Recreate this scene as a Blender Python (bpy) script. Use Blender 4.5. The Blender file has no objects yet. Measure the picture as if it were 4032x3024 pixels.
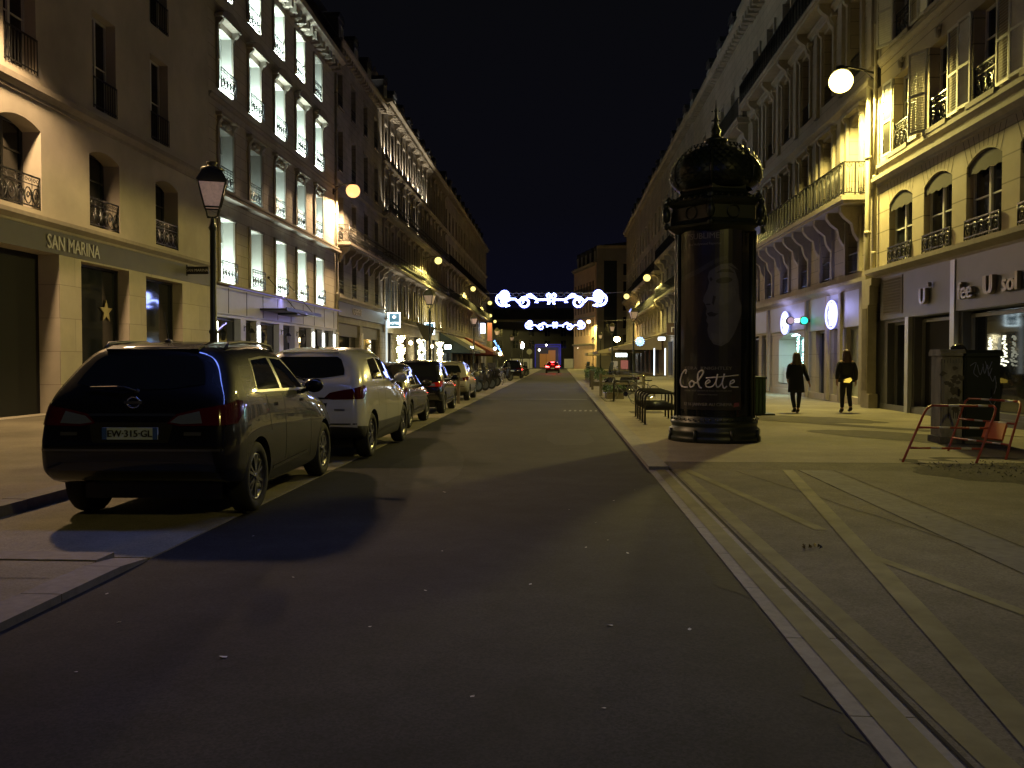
import bpy, bmesh, math, random
from mathutils import Vector, Matrix
from mathutils.bvhtree import BVHTree
random.seed(7)
PI=math.pi; R=math.radians
S=bpy.context.scene
C=S.collection
# ---------------------------------------------------------------- camera, world, exposure
cam=bpy.data.cameras.new('camera'); camo=bpy.data.objects.new('camera',cam); C.objects.link(camo)
cam.sensor_width=36; cam.lens=30.16; cam.clip_end=2000; cam.clip_start=.05
camo.location=(0,0,1.55); camo.rotation_euler=(R(90-1.56),0,R(3.17))
S.camera=camo
S.view_settings.view_transform='Standard'; S.view_settings.look='None'
S.view_settings.exposure=0; S.view_settings.gamma=1
S.cycles.use_light_tree=True; S.cycles.sample_clamp_indirect=4; S.cycles.sample_clamp_direct=0
S.cycles.max_bounces=5; S.cycles.caustics_reflective=False; S.cycles.caustics_refractive=False
S.cycles.use_denoising=True
W=bpy.data.worlds.new('World'); S.world=W; W.use_nodes=True
nt=W.node_tree; bg=nt.nodes['Background']
tc=nt.nodes.new('ShaderNodeTexCoord'); sx=nt.nodes.new('ShaderNodeSeparateXYZ'); cr=nt.nodes.new('ShaderNodeValToRGB')
nt.links.new(tc.outputs['Generated'],sx.inputs[0]); nt.links.new(sx.outputs['Z'],cr.inputs[0]); nt.links.new(cr.outputs[0],bg.inputs[0])
e=cr.color_ramp.elements; e[0].position=0; e[0].color=(.0030,.0030,.010,1); e[1].position=.55; e[1].color=(.0026,.0027,.0028,1)
m_=cr.color_ramp.elements.new(.17); m_.color=(.0027,.0027,.0048,1)
bg.inputs[1].default_value=1.0
# ---------------------------------------------------------------- materials
MATS={}
def mat(name,col=(.5,.5,.5),rough=.7,metal=0,noise=0,scale=6,bump=0,coat=0,spec=.5,em=None,es=0,brick=None,dirt=0,alpha=1,trans=0,stretch=None):
    if name in MATS: return MATS[name]
    m=bpy.data.materials.new(name); MATS[name]=m; m.use_nodes=True
    n=m.node_tree.nodes; l=m.node_tree.links; b=n['Principled BSDF']
    b.inputs['Base Color'].default_value=(*col,1); b.inputs['Roughness'].default_value=rough
    b.inputs['Metallic'].default_value=metal; b.inputs['Specular IOR Level'].default_value=spec
    b.inputs['Coat Weight'].default_value=coat; b.inputs['Coat Roughness'].default_value=.03
    b.inputs['Transmission Weight'].default_value=trans
    if em: b.inputs['Emission Color'].default_value=(*em,1); b.inputs['Emission Strength'].default_value=es
    if noise or bump or brick or dirt:
        t=n.new('ShaderNodeTexCoord'); mp=n.new('ShaderNodeMapping'); l.new(t.outputs['Object'],mp.inputs[0])
        if stretch: mp.inputs['Scale'].default_value=stretch
        nz=n.new('ShaderNodeTexNoise'); nz.inputs['Scale'].default_value=scale; nz.inputs['Detail'].default_value=8; nz.inputs['Roughness'].default_value=.65
        l.new(mp.outputs[0],nz.inputs['Vector'])
        rp=n.new('ShaderNodeMapRange'); rp.inputs['From Min'].default_value=.25; rp.inputs['From Max'].default_value=.75
        rp.inputs['To Min'].default_value=1-noise; rp.inputs['To Max'].default_value=1+noise
        l.new(nz.outputs['Fac'],rp.inputs[0])
        mx=n.new('ShaderNodeMix'); mx.data_type='RGBA'; mx.blend_type='MULTIPLY'; mx.inputs[0].default_value=1
        mx.inputs[6].default_value=(*col,1); l.new(rp.outputs[0],mx.inputs[7]); out=mx.outputs[2]; hgt=nz.outputs['Fac']
        if dirt:
            n2=n.new('ShaderNodeTexNoise'); n2.inputs['Scale'].default_value=.35; n2.inputs['Detail'].default_value=6
            l.new(mp.outputs[0],n2.inputs['Vector'])
            r2=n.new('ShaderNodeMapRange'); r2.inputs['From Min'].default_value=.35; r2.inputs['From Max'].default_value=.65
            r2.inputs['To Min'].default_value=1-dirt; r2.inputs['To Max'].default_value=1; l.new(n2.outputs['Fac'],r2.inputs[0])
            m2=n.new('ShaderNodeMix'); m2.data_type='RGBA'; m2.blend_type='MULTIPLY'; m2.inputs[0].default_value=1
            l.new(out,m2.inputs[6]); l.new(r2.outputs[0],m2.inputs[7]); out=m2.outputs[2]
        if brick:   # ashlar joints: (width,height,mortar)
            sp=n.new('ShaderNodeSeparateXYZ'); l.new(t.outputs['Object'],sp.inputs[0])
            ad=n.new('ShaderNodeMath'); ad.operation='ADD'; l.new(sp.outputs['X'],ad.inputs[0]); l.new(sp.outputs['Y'],ad.inputs[1])
            cb=n.new('ShaderNodeCombineXYZ'); l.new(ad.outputs[0],cb.inputs[0]); l.new(sp.outputs['Z'],cb.inputs[1])
            bt=n.new('ShaderNodeTexBrick'); l.new(cb.outputs[0],bt.inputs['Vector'])
            bt.inputs['Scale'].default_value=1; bt.inputs['Brick Width'].default_value=brick[0]; bt.inputs['Row Height'].default_value=brick[1]
            bt.inputs['Mortar Size'].default_value=brick[2]; bt.inputs['Mortar Smooth'].default_value=.3
            bt.inputs['Color1'].default_value=(1,1,1,1); bt.inputs['Color2'].default_value=(.9,.9,.9,1); bt.inputs['Mortar'].default_value=(.45,.45,.45,1)
            m3=n.new('ShaderNodeMix'); m3.data_type='RGBA'; m3.blend_type='MULTIPLY'; m3.inputs[0].default_value=1
            l.new(out,m3.inputs[6]); l.new(bt.outputs['Color'],m3.inputs[7]); out=m3.outputs[2]
        l.new(out,b.inputs['Base Color'])
        if bump:
            bp=n.new('ShaderNodeBump'); bp.inputs['Strength'].default_value=bump; bp.inputs['Distance'].default_value=.01
            l.new(hgt,bp.inputs['Height']); l.new(bp.outputs[0],b.inputs['Normal'])
    return m
def emis(name,col,s):
    if name in MATS: return MATS[name]
    return mat(name,(.02,.02,.02),.5,em=col,es=s)
asph=mat('asphalt',(.024,.023,.0245),.85,noise=.4,scale=2.2,bump=.35,dirt=.42)
def road_grain(m,sc,amt):   # fine aggregate
    n=m.node_tree.nodes; l=m.node_tree.links; b=n['Principled BSDF']
    src=b.inputs['Base Color'].links[0].from_socket
    t=n.new('ShaderNodeTexCoord'); v=n.new('ShaderNodeTexVoronoi'); v.inputs['Scale'].default_value=sc; l.new(t.outputs['Object'],v.inputs['Vector'])
    sp=n.new('ShaderNodeSeparateColor'); l.new(v.outputs['Color'],sp.inputs[0])
    r=n.new('ShaderNodeMapRange'); r.inputs['To Min'].default_value=1-amt; r.inputs['To Max'].default_value=1+amt; l.new(sp.outputs[0],r.inputs[0])
    x=n.new('ShaderNodeMix'); x.data_type='RGBA'; x.blend_type='MULTIPLY'; x.inputs[0].default_value=1; l.new(src,x.inputs[6]); l.new(r.outputs[0],x.inputs[7]); l.new(x.outputs[2],b.inputs['Base Color'])
road_grain(asph,90,.35)
bay=mat('bay_asphalt',(.22,.20,.155),.85,noise=.2,scale=2,bump=.3,dirt=.25); road_grain(bay,80,.2)
pave=mat('pavement_asphalt',(.215,.193,.14),.85,noise=.2,scale=1.5,bump=.3,dirt=.35); road_grain(pave,80,.18)
load=mat('loading_bay_asphalt',(.112,.100,.073),.85,noise=.3,scale=2,bump=.3,dirt=.4); road_grain(load,80,.25)
darkp=mat('patch_asphalt',(.075,.066,.05),.9,noise=.3,scale=5,bump=.3)
gran=mat('granite',(.17,.16,.155),.75,noise=.25,scale=14,bump=.3,dirt=.3)
ypaint=mat('worn_yellow_paint',(.165,.150,.075),.8,noise=.35,scale=2.5,dirt=.5)
wpaint=mat('worn_white_paint',(.13,.13,.14),.8,noise=.5,scale=9,dirt=.5)
stone=mat('limestone',(.34,.29,.22),.85,noise=.15,scale=1.2,bump=.25,dirt=.25,brick=(1.3,.46,.012))
stoneP=mat('plain_render',(.50,.45,.36),.9,noise=.12,scale=1.0,bump=.15,dirt=.25)
stoneS=mat('shop_stone',(.50,.45,.36),.8,noise=.12,scale=1.5,bump=.1,brick=(1.5,.9,.008),dirt=.15)
stoneD=mat('grey_limestone',(.33,.30,.26),.88,noise=.2,scale=1.2,bump=.25,dirt=.35,brick=(1.2,.42,.012))
stoneM=mat('stone_moulding',(.34,.30,.24),.85,noise=.15,scale=5,bump=.2,dirt=.3)
white=mat('white_render',(.5,.5,.48),.85,noise=.12,scale=1,dirt=.2)
zinc=mat('zinc_roof',(.09,.095,.11),.45,metal=.4,noise=.2,scale=2,dirt=.3)
brickm=mat('chimney_brick',(.25,.16,.11),.9,noise=.3,scale=3,brick=(.25,.08,.01))
iron=mat('black_iron',(.012,.012,.012),.35)
dgreen=mat('dark_green_iron',(.006,.011,.0075),.42,noise=.3,scale=8,bump=.15)
wframe=mat('white_window_frame',(.55,.55,.52),.5,noise=.1,scale=4)
gframe=mat('grey_frame',(.22,.22,.23),.45,noise=.1,scale=3)
dframe=mat('dark_frame',(.03,.03,.032),.4)
glass=mat('dark_glass',(.012,.014,.017),.04,spec=.7)
curtain=mat('pale_glazing',(.40,.44,.43),.25,noise=.15,scale=3)
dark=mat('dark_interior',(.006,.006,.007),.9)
shut=mat('white_shutter',(.5,.49,.44),.6,noise=.15,scale=5)
greyfas=mat('grey_fascia',(.17,.165,.17),.45,noise=.08,scale=2,dirt=.15)
panelm=mat('pale_panel',(.33,.33,.37),.5,noise=.08,scale=2)
woodm=mat('weathered_wood',(.085,.07,.048),.8,noise=.35,scale=8,stretch=(6,6,.6))
black=mat('black_plastic',(.01,.01,.01),.5)
rubber=mat('rubber',(.012,.012,.012),.85)
chrome=mat('chrome',(.6,.6,.6),.12,metal=1)
alu=mat('alloy',(.35,.35,.36),.3,metal=1)
redl=mat('red_lens',(.06,.0025,.004),.12,coat=.6)
clearl=mat('clear_lens',(.10,.12,.17),.15,coat=.5)
signw=mat('white_letters',(.50,.49,.47),.5)
signg=mat('bronze_letters',(.30,.26,.20),.3,metal=.6)
foliage=mat('foliage',(.035,.07,.025),.6,noise=.4,scale=9)
for m_ in (asph,bay,pave,load,darkp,gran,ypaint): m_.node_tree.nodes['Principled BSDF'].inputs['Specular IOR Level'].default_value=.18
# ---------------------------------------------------------------- mesh builder
class MB:
    def __init__(s): s.v=[]; s.f=[]; s.m=[]; s.sm=[]
    def add(s,vs,fs,m=0,sm=False):
        o=len(s.v); s.v+= [tuple(v) for v in vs]
        for f in fs: s.f.append([i+o for i in f]); s.m.append(m); s.sm.append(sm)
    def box(s,x0,x1,y0,y1,z0,z1,m=0,T=None):
        vs=[(x,y,z) for x in (x0,x1) for y in (y0,y1) for z in (z0,z1)]
        if T: vs=[T(*v) for v in vs]
        s.add(vs,[(0,1,3,2),(4,6,7,5),(0,4,5,1),(2,3,7,6),(0,2,6,4),(1,5,7,3)],m)
    def quad(s,a,b,c,d,m=0): s.add([a,b,c,d],[(0,1,2,3)],m)
    def poly(s,p,m=0): s.add(p,[tuple(range(len(p)))],m)
    def cyl(s,p0,p1,r0,r1=None,n=10,m=0,cap=True,sm=True):
        if r1 is None: r1=r0
        p0=Vector(p0); p1=Vector(p1); d=(p1-p0)
        if d.length<1e-6: return
        d.normalize(); a=d.orthogonal().normalized(); b=d.cross(a)
        vs=[p0+(a*math.cos(t)+b*math.sin(t))*r0 for t in [2*PI*i/n for i in range(n)]]+[p1+(a*math.cos(t)+b*math.sin(t))*r1 for t in [2*PI*i/n for i in range(n)]]
        s.add(vs,[(i,(i+1)%n,n+(i+1)%n,n+i) for i in range(n)],m,sm)
        if cap: s.add(vs[:n],[tuple(range(n))][::-1],m); s.add(vs[n:],[tuple(range(n))],m)
    def tube(s,pts,r,n=6,m=0,closed=False):
        pts=[Vector(p) for p in pts]; N=len(pts); rings=[]
        up=None
        for i,p in enumerate(pts):
            a=pts[(i-1)%N] if (i>0 or closed) else p; b=pts[(i+1)%N] if (i<N-1 or closed) else p
            d=(b-a)
            d=d.normalized() if d.length>1e-9 else Vector((0,0,1))
            if up is None: up=d.orthogonal().normalized()
            up=(up-d*up.dot(d)); up=up.normalized() if up.length>1e-6 else d.orthogonal().normalized()
            w=d.cross(up); rr=r[i] if isinstance(r,(list,tuple)) else r
            rings.append([p+(up*math.cos(2*PI*k/n)+w*math.sin(2*PI*k/n))*rr for k in range(n)])
        vs=[v for q in rings for v in q]; fs=[]
        for i in range(N if closed else N-1):
            j=(i+1)%N
            fs+=[(i*n+k,i*n+(k+1)%n,j*n+(k+1)%n,j*n+k) for k in range(n)]
        if not closed: fs+=[tuple(range(n)),tuple((N-1)*n+k for k in range(n))]
        s.add(vs,fs,m,True)
    def lathe(s,prof,n=24,c=(0,0,0),m=0,rf=None,a0=0,a1=2*PI,sm=True):
        full=abs(a1-a0-2*PI)<1e-6; cols=n if full else n+1; vs=[]
        for r,z in prof:
            for k in range(cols):
                t=a0+(a1-a0)*k/n; q=r*(rf(t,z) if rf else 1)
                vs.append((c[0]+q*math.cos(t),c[1]+q*math.sin(t),c[2]+z))
        fs=[]
        for i in range(len(prof)-1):
            for k in range(n):
                k2=(k+1)%cols; fs.append((i*cols+k,i*cols+k2,(i+1)*cols+k2,(i+1)*cols+k))
        s.add(vs,fs,m,sm)
    def ball(s,c,r,n=10,m=0,sc=(1,1,1)):
        pr=[]; vs=[]; k=max(4,n//2)
        for i in range(k+1):
            a=-PI/2+PI*i/k
            for j in range(n):
                t=2*PI*j/n; vs.append((c[0]+r*sc[0]*math.cos(a)*math.cos(t),c[1]+r*sc[1]*math.cos(a)*math.sin(t),c[2]+r*sc[2]*math.sin(a)))
        s.add(vs,[(i*n+j,i*n+(j+1)%n,(i+1)*n+(j+1)%n,(i+1)*n+j) for i in range(k) for j in range(n)],m,True)
    def prism(s,outl,T,d0,d1,m=0):   # outline (a,b) -> T(a,b,d)
        n=len(outl); a=[T(p[0],p[1],d0) for p in outl]; b=[T(p[0],p[1],d1) for p in outl]
        s.add(a+b,[tuple(range(n))[::-1],tuple(range(n,2*n))]+[(i,(i+1)%n,n+(i+1)%n,n+i) for i in range(n)],m)
    def mesh(s,name,mats,off=(0,0,0),norm=True):
        me=bpy.data.meshes.new(name)
        me.from_pydata([(v[0]-off[0],v[1]-off[1],v[2]-off[2]) for v in s.v],[],s.f)
        for m in (mats if isinstance(mats,(list,tuple)) else [mats]): me.materials.append(m)
        me.polygons.foreach_set('material_index',s.m); me.polygons.foreach_set('use_smooth',s.sm)
        if norm:
            b=bmesh.new(); b.from_mesh(me); bmesh.ops.remove_doubles(b,verts=b.verts,dist=1e-5); bmesh.ops.recalc_face_normals(b,faces=b.faces); b.to_mesh(me); b.free()
        me.update(); return me
    def build(s,name,mats,parent=None,loc=None,rot=0):
        off=(0,0,0)
        if parent is not None and loc is None:
            q=parent
            while q is not None: off=tuple(off[i]+q.location[i] for i in range(3)); q=q.parent
        return link(name,s.mesh(name,mats,off),parent,loc,rot)
def link(name,me,parent=None,loc=None,rot=0):
    o=bpy.data.objects.new(name,me); C.objects.link(o)
    if parent is not None: o.parent=parent
    if loc is not None: o.location=loc
    if rot: o.rotation_euler=(0,0,rot)
    return o
def tag(o,label=None,cat=None,group=None,kind=None):
    if label: o['label']=label
    if cat: o['category']=cat
    if group: o['group']=group
    if kind: o['kind']=kind
    return o
def thing(name,label,cat,loc=(0,0,0),rot=0,group=None):
    o=bpy.data.objects.new(name,None); C.objects.link(o); o.location=loc; o.rotation_euler=(0,0,rot); o.empty_display_size=.2
    return tag(o,label,cat,group)
def dup(root,loc=None,rot=None,label=None,group=None):
    r=root.copy(); C.objects.link(r)
    if loc is not None: r.location=loc
    if rot is not None: r.rotation_euler=(0,0,rot)
    if label: r['label']=label
    if group: r['group']=group
    def rec(a,b):
        for ch in list(a.children):
            c=ch.copy(); C.objects.link(c); c.parent=b; rec(ch,c)
    rec(root,r); return r
def struct(name,mb,mats): return tag(mb.build(name,mats),kind='structure')
def lamp(name,kind,loc,energy,col,size=.2,rot=None,parent=None,size_y=None,spot=None,blend=.5):
    L=bpy.data.lights.new(name,kind); L.energy=energy; L.color=col
    if kind=='AREA':
        L.size=size
        if size_y: L.shape='RECTANGLE'; L.size_y=size_y
    elif kind=='SPOT': L.shadow_soft_size=size; L.spot_size=spot or R(60); L.spot_blend=blend
    else: L.shadow_soft_size=size
    o=bpy.data.objects.new(name,L); C.objects.link(o); o.location=loc
    if rot: o.rotation_euler=rot
    if parent is not None:
        o.parent=parent; o.location=Vector(loc)-parent.location
    return o
def aim(o,d): o.rotation_euler=Vector(d).to_track_quat('-Z','Y').to_euler()
_tc={}
def text_data(body,size,ext,shear=0):
    k=(body,size,ext,shear)
    if k in _tc: return _tc[k]
    cu=bpy.data.curves.new('lettering','FONT'); cu.body=body; cu.size=size; cu.extrude=ext; cu.align_x='CENTER'; cu.align_y='CENTER'; cu.shear=shear; cu.resolution_u=3
    o=bpy.data.objects.new('lettering',cu); C.objects.link(o)
    dg=bpy.context.evaluated_depsgraph_get(); me=o.evaluated_get(dg).to_mesh()
    r=([v.co.copy() for v in me.vertices],[tuple(p.vertices) for p in me.polygons]); o.evaluated_get(dg).to_mesh_clear()
    bpy.data.objects.remove(o); bpy.data.curves.remove(cu); _tc[k]=r; return r
def add_text(mb,body,size,ext,T,m=0,shear=0,sx=1,bold=0):   # T(a,b,d): reading dir, up, outwards
    vs,fs=text_data(body,size,ext,shear)
    for i,db in enumerate((0,bold,-bold) if bold else (0,)):
        mb.add([T(v.x*sx+db,v.y,v.z*(1+.06*i)+.0006*i) for v in vs],fs,m)
# ---------------------------------------------------------------- ground
g=MB(); g.box(-60,60,-40,420,-.5,-.03); struct('ground',g,asph)
XR=1.255; XL=-3.19; XK=-5.46
g=MB()
for i in range(60): 
    y0=-20+i*4.5; g.quad((XL,y0,0),(XR,y0,0),(XR,y0+4.5,0),(XL,y0+4.5,0))
struct('road',g,asph)
g=MB(); g.box(XK,XL,6.5,165,-.02,.012); struct('parking_bay',g,bay)
# left pavement with kerb stones
g=MB(); g.box(-13.5,XK-.28,6.5,165,-.02,.12); g.box(-13.5,XL-.28,-20,6.2,-.02,.045); g.box(-13.5,XK-.28,6.2,6.5,-.02,.05); struct('left_pavement',g,pave)
g=MB()
y=6.5
while y<160: g.box(XK-.276,XK,y+.006,y+.994,-.02,.128+random.uniform(-.003,.003)); y+=1
y=-12.3
while y<4.9: g.box(XL-.276,XL,y+.006,y+1.094,-.02,.052); y+=1.1
g.box(XL-.276,XL,5.306,6.044,-.02,.052); g.prism([(6.05,-.02),(6.05,.052),(6.45,.018),(6.45,-.02)],lambda a,b,d:(d,a,b),XL-.276,XL)
g.box(XK-.276,XL-.28,6.22,6.48,-.02,.054)
struct('left_kerb',g,gran)
# right pavement
g=MB(); g.box(XR+.285,10.1,12.78,165,-.02,.05)
struct('right_pavement',g,pave)
g=MB(); g.box(XR+.285,10.1,-20,12.75,-.02,.010); g.quad((XR+.285,12.25,.0105),(10.1,12.25,.0105),(10.1,12.79,.0515),(XR+.285,12.79,.0515)); struct('loading_bay',g,load)
g=MB(); y=-12.
while y<160:
    g.box(XR+.002,XR+.28,y+.005,y+1.045,-.02,.012 if y<12 else .06); y+=1.05
struct('right_kerb',g,gran)
g=MB(); g.box(3.35,3.8,-8,12.2,.0,.014); struct('old_kerb_strip',g,mat('old_granite',(.10,.094,.088),.8,noise=.3,scale=9,bump=.3,dirt=.4))
g=MB()
def strip(a,b,w,z,mb,m=0):
    a=Vector(a); b=Vector(b); d=(b-a).normalized(); n=Vector((-d.y,d.x))*w/2
    k=max(1,int((b-a).length/1.0)); 
    for i in range(k):
        p=a+(b-a)*i/k; q=a+(b-a)*(i+1)/k
        mb.quad((*(p+n),z),(*(q+n),z),(*(q-n),z),(*(p-n),z),m)
strip((1.42,-5),(1.42,12.2),.14,.016,g); strip((1.675,-5),(1.675,12.2),.14,.0142,g)
strip((3.2,12.2),(1.45,.3),.15,.0182,g); strip((1.78,12.2),(2.38,7.9),.12,.0142,g); strip((2.44,6.9),(3.3,3.5),.10,.0142,g)
struct('yellow_markings',g,ypaint)
g=MB()
strip((-3.0,34.4),(1.1,34.4),.35,.005,g); strip((-3.1,112),(1.2,112),.5,.005,g)
for i in range(7): strip((.15+i*.16,26.2),(.18+i*.16,26.9),.07,.005,g)
struct('white_markings',g,wpaint)
g=MB()
def blob(c,rx,ry,rot,z,seed,n=26):
    rd=random.Random(seed); ps=[]
    for i in range(n):
        t=2*PI*i/n; k=1+rd.uniform(-.12,.12); x=rx*k*math.cos(t); y=ry*k*math.sin(t)
        ps.append((c[0]+x*math.cos(rot)-y*math.sin(rot),c[1]+x*math.sin(rot)+y*math.cos(rot),z))
    return ps
g.poly(blob((6.5,22.3),1.8,1.0,R(-50),.0545,1)); g.poly(blob((6.7,17.3),1.9,.9,R(-55),.0545,2)); g.poly(blob((7.0,19.8),.25,3.2,R(40),.0585,5))
struct('asphalt_patches',g,darkp)
g=MB()
rd=random.Random(12); w0=.05
for i in range(130):
    w1=max(.01,min(.24,w0+rd.uniform(-.07,.07)))*(1 if i<110 else .5); y0=1+i*.1
    g.quad((XR-w0,y0,.0025),(XR+.002,y0,.0025),(XR+.002,y0+.1,.0025),(XR-w1,y0+.1,.0025)); w0=w1
struct('tar_stains',g,mat('tar',(.014,.013,.013),.8,noise=.5,scale=12,bump=.4))
g=MB(); g.poly(blob((-1.9,12.5),.55,2.4,.05,.0016,31,14)); g.poly(blob((.2,17.5),.5,1.8,.0,.0018,32,12))
struct('road_repairs',g,mat('repair_asphalt',(.026,.025,.027),.8,noise=.4,scale=6,bump=.4))
g=MB(); rd=random.Random(3); n_=48; rings=[]
for k,(s_,zz) in enumerate(((1,0),(.8,.035),(.4,.05))):
    for (x_,y_,_) in blob((7.6,11.6),2.9,1.6,R(-28),0,3,n_):
        x2=7.6+(x_-7.6)*s_; y2=11.6+(y_-11.6)*s_; rings.append((x2,y2,(.052 if y2>12.73 else .0105)*(1 if k==0 else 0)+(0 if k==0 else .03+zz*.5)))
g.add(rings,[(k*n_+i,k*n_+(i+1)%n_,(k+1)*n_+(i+1)%n_,(k+1)*n_+i) for k in range(2) for i in range(n_)],0,True); g.poly(rings[2*n_:])
soil=mat('bare_soil',(.06,.055,.04),.95,noise=.6,scale=14,bump=.8)
struct('soil_bed',g,soil)
g=MB(); rd=random.Random(5)
for i in range(900):
    t=rd.uniform(0,6.28); r=math.sqrt(rd.random()); x=7.5+2.4*r*math.cos(t)+.3*r*math.sin(t); y=11.6+1.2*r*math.sin(t)-.9*r*math.cos(t)
    h=rd.uniform(.01,.03); a=rd.uniform(0,6.28); s_=rd.uniform(.006,.02)
    g.add([(x-s_*math.cos(a),y-s_*math.sin(a),.055),(x+s_*math.cos(a),y+s_*math.sin(a),.055),(x+rd.uniform(-.03,.03),y+rd.uniform(-.03,.03),.055+h)],[(0,1,2)])
tag(g.build('gravel',mat('debris',(.12,.12,.09),.9,noise=.5,scale=20)),kind='stuff')
g=MB(); g.box(2.05,3.0,24.6,25.6,.052,.056); struct('tree_pit',g,soil)
# joints / cracks
g=MB()
strip((1.56,12.8),(9.9,12.8),.022,.0525,g); strip((1.55,-3),(1.56,12.2),.02,.0150,g)
rd=random.Random(3)
for (a,b) in [((3.33,1),(3.34,12.2)),((3.83,2),(3.82,12.2)),((-13.4,5.6),(-3.5,5.7)),((2.45,12.1),(3.4,7.2))]:
    a=Vector(a); b=Vector(b); n=14; pts=[a+(b-a)*i/n+Vector((rd.uniform(-.02,.02),rd.uniform(-.02,.02))) for i in range(n+1)]
    for i in range(n): strip(pts[i],pts[i+1],.010,.0495 if a.x<0 else .0152,g)
struct('pavement_joints',g,mat('joint',(.02,.018,.015),.95))
scrap=MB(); scrap.add([(-.02,-.012,.002),(.018,-.016,.004),(.024,.008,.012),(.004,.017,.006),(-.018,.012,.003)],[(0,1,2,3,4)])
sme=scrap.mesh('litter',mat('litter_paper',(.42,.41,.40),.8),norm=False)
rd=random.Random(11)
lit=[(-1.35,10.0,1.6),(-1.75,4.35,1.7),(-.95,6.9,.8),(-.9,5.7,.9),(-1.9,6.0,.8),(.30,5.0,1.4),(.75,4.95,1.1),(.1,8.9,.8),(.35,8.2,.8),(.42,7.4,1),(.22,7.1,.8),(.55,6.9,1.2),(-.2,5.9,.9),(-2.6,4.9,1.2),(-2.4,4.1,.9),(-.4,3.9,.9),(-1.1,4.9,.9),(2.5,7.05,1.2),(3.6,8.6,1.3),(.2,3.8,.9),(-3.0,5.5,.8),(-2.7,7.4,.8),(.9,10.3,.8),(.6,9.5,.7)]
for i,(x,y,s_) in enumerate(lit):
    o=link('litter_scrap',sme,None,(x,y,.001 if x<1.2 else .013),rd.uniform(0,6)); o.scale=(s_*.55,s_*.55,s_*.55)
    tag(o,'tiny pale scrap of litter lying on the dark asphalt' if x<1.2 else 'tiny pale scrap of litter lying inside the yellow-lined bay','litter','litter scraps scattered on the ground')
g=MB(); rd=random.Random(2)
for i in range(10):
    a=rd.uniform(0,6.28); x=rd.uniform(-.08,.08); y=rd.uniform(-.05,.05); g.add([(x,y,.0),(x+.03*math.cos(a),y+.03*math.sin(a),.015),(x+.02*math.cos(a+1),y+.02*math.sin(a+1),.03)],[(0,1,2)])
o=g.build('crumpled_foil',mat('gold_foil',(.6,.5,.3),.2,metal=1)); o.location=(2.05,7.15,.012); tag(o,'crumpled shiny foil wrapper lying between the yellow diagonal lines','litter')
# ---------------------------------------------------------------- facades
class Fr:   # facade frame: u along the wall, o outwards to the street, z up
    def __init__(s,O,U,N): s.O=Vector((O[0],O[1],0)); s.U=Vector((U[0],U[1],0)); s.N=Vector((N[0],N[1],0))
    def P(s,u,o,z): q=s.O+s.U*u+s.N*o; return (q.x,q.y,z)
    @property
    def xd(s):
        y=-s.N; x=Vector((y.y,-y.x,0)); return x
    @property
    def rot(s): x=s.xd; return math.atan2(x.y,x.x)
    def sgn(s): return 1 if s.xd.dot(s.U)>0 else -1
LF=Fr((-13.5,0),(0,1),(1,0)); RF=Fr((10.1,0),(0,1),(-1,0))
def fbox(mb,f,u0,u1,o0,o1,z0,z1,m=0): mb.box(u0,u1,o0,o1,z0,z1,m,T=f.P)
def wall(mb,f,u0,u1,z0,z1,ops,m=0,mr=None,o=0):
    mr=m if mr is None else mr
    us=sorted({u0,u1}|{v for q in ops for v in q[:2] if u0<v<u1}); zs=sorted({z0,z1}|{v for q in ops for v in q[2:4] if z0<v<z1})
    for i in range(len(zs)-1):
        zc=(zs[i]+zs[i+1])/2; st=None
        for j in range(len(us)):
            hole=j<len(us)-1 and any(q[0]<(us[j]+us[j+1])/2<q[1] and q[2]<zc<q[3] for q in ops)
            if j==len(us)-1 or hole:
                if st is not None and us[j]>st: mb.quad(f.P(st,o,zs[i]),f.P(us[j],o,zs[i]),f.P(us[j],o,zs[i+1]),f.P(st,o,zs[i+1]),m); 
                st=None
            elif st is None: st=us[j]
    for q in ops:
        a,b,c,d=q[:4]; dp=q[4] if len(q)>4 else .3; ar=q[5] if len(q)>5 else 0
        P=lambda u,oo,z:f.P(u,o+oo,z)
        mb.quad(P(a,0,c),P(a,-dp,c),P(a,-dp,d),P(a,0,d),mr); mb.quad(P(b,0,c),P(b,-dp,c),P(b,-dp,d),P(b,0,d),mr)
        mb.quad(P(a,0,c),P(b,0,c),P(b,-dp,c),P(a,-dp,c),mr)
        if not ar: mb.quad(P(a,0,d),P(b,0,d),P(b,-dp,d),P(a,-dp,d),mr)
        else:
            n=10; pt=[(a+(b-a)*i/n, d-ar+ar*math.sqrt(max(0,1-(2*i/n-1)**2)) if ar>.4*(b-a) else d-ar*(2*i/n-1)**2) for i in range(n+1)]
            for i in range(n):
                (ua,za),(ub,zb)=pt[i],pt[i+1]
                mb.quad(P(ua,0,za),P(ub,0,zb),P(ub,0,d),P(ua,0,d),m); mb.quad(P(ua,0,za),P(ub,0,zb),P(ub,-dp,zb),P(ua,-dp,za),mr)
_wm={}
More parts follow.
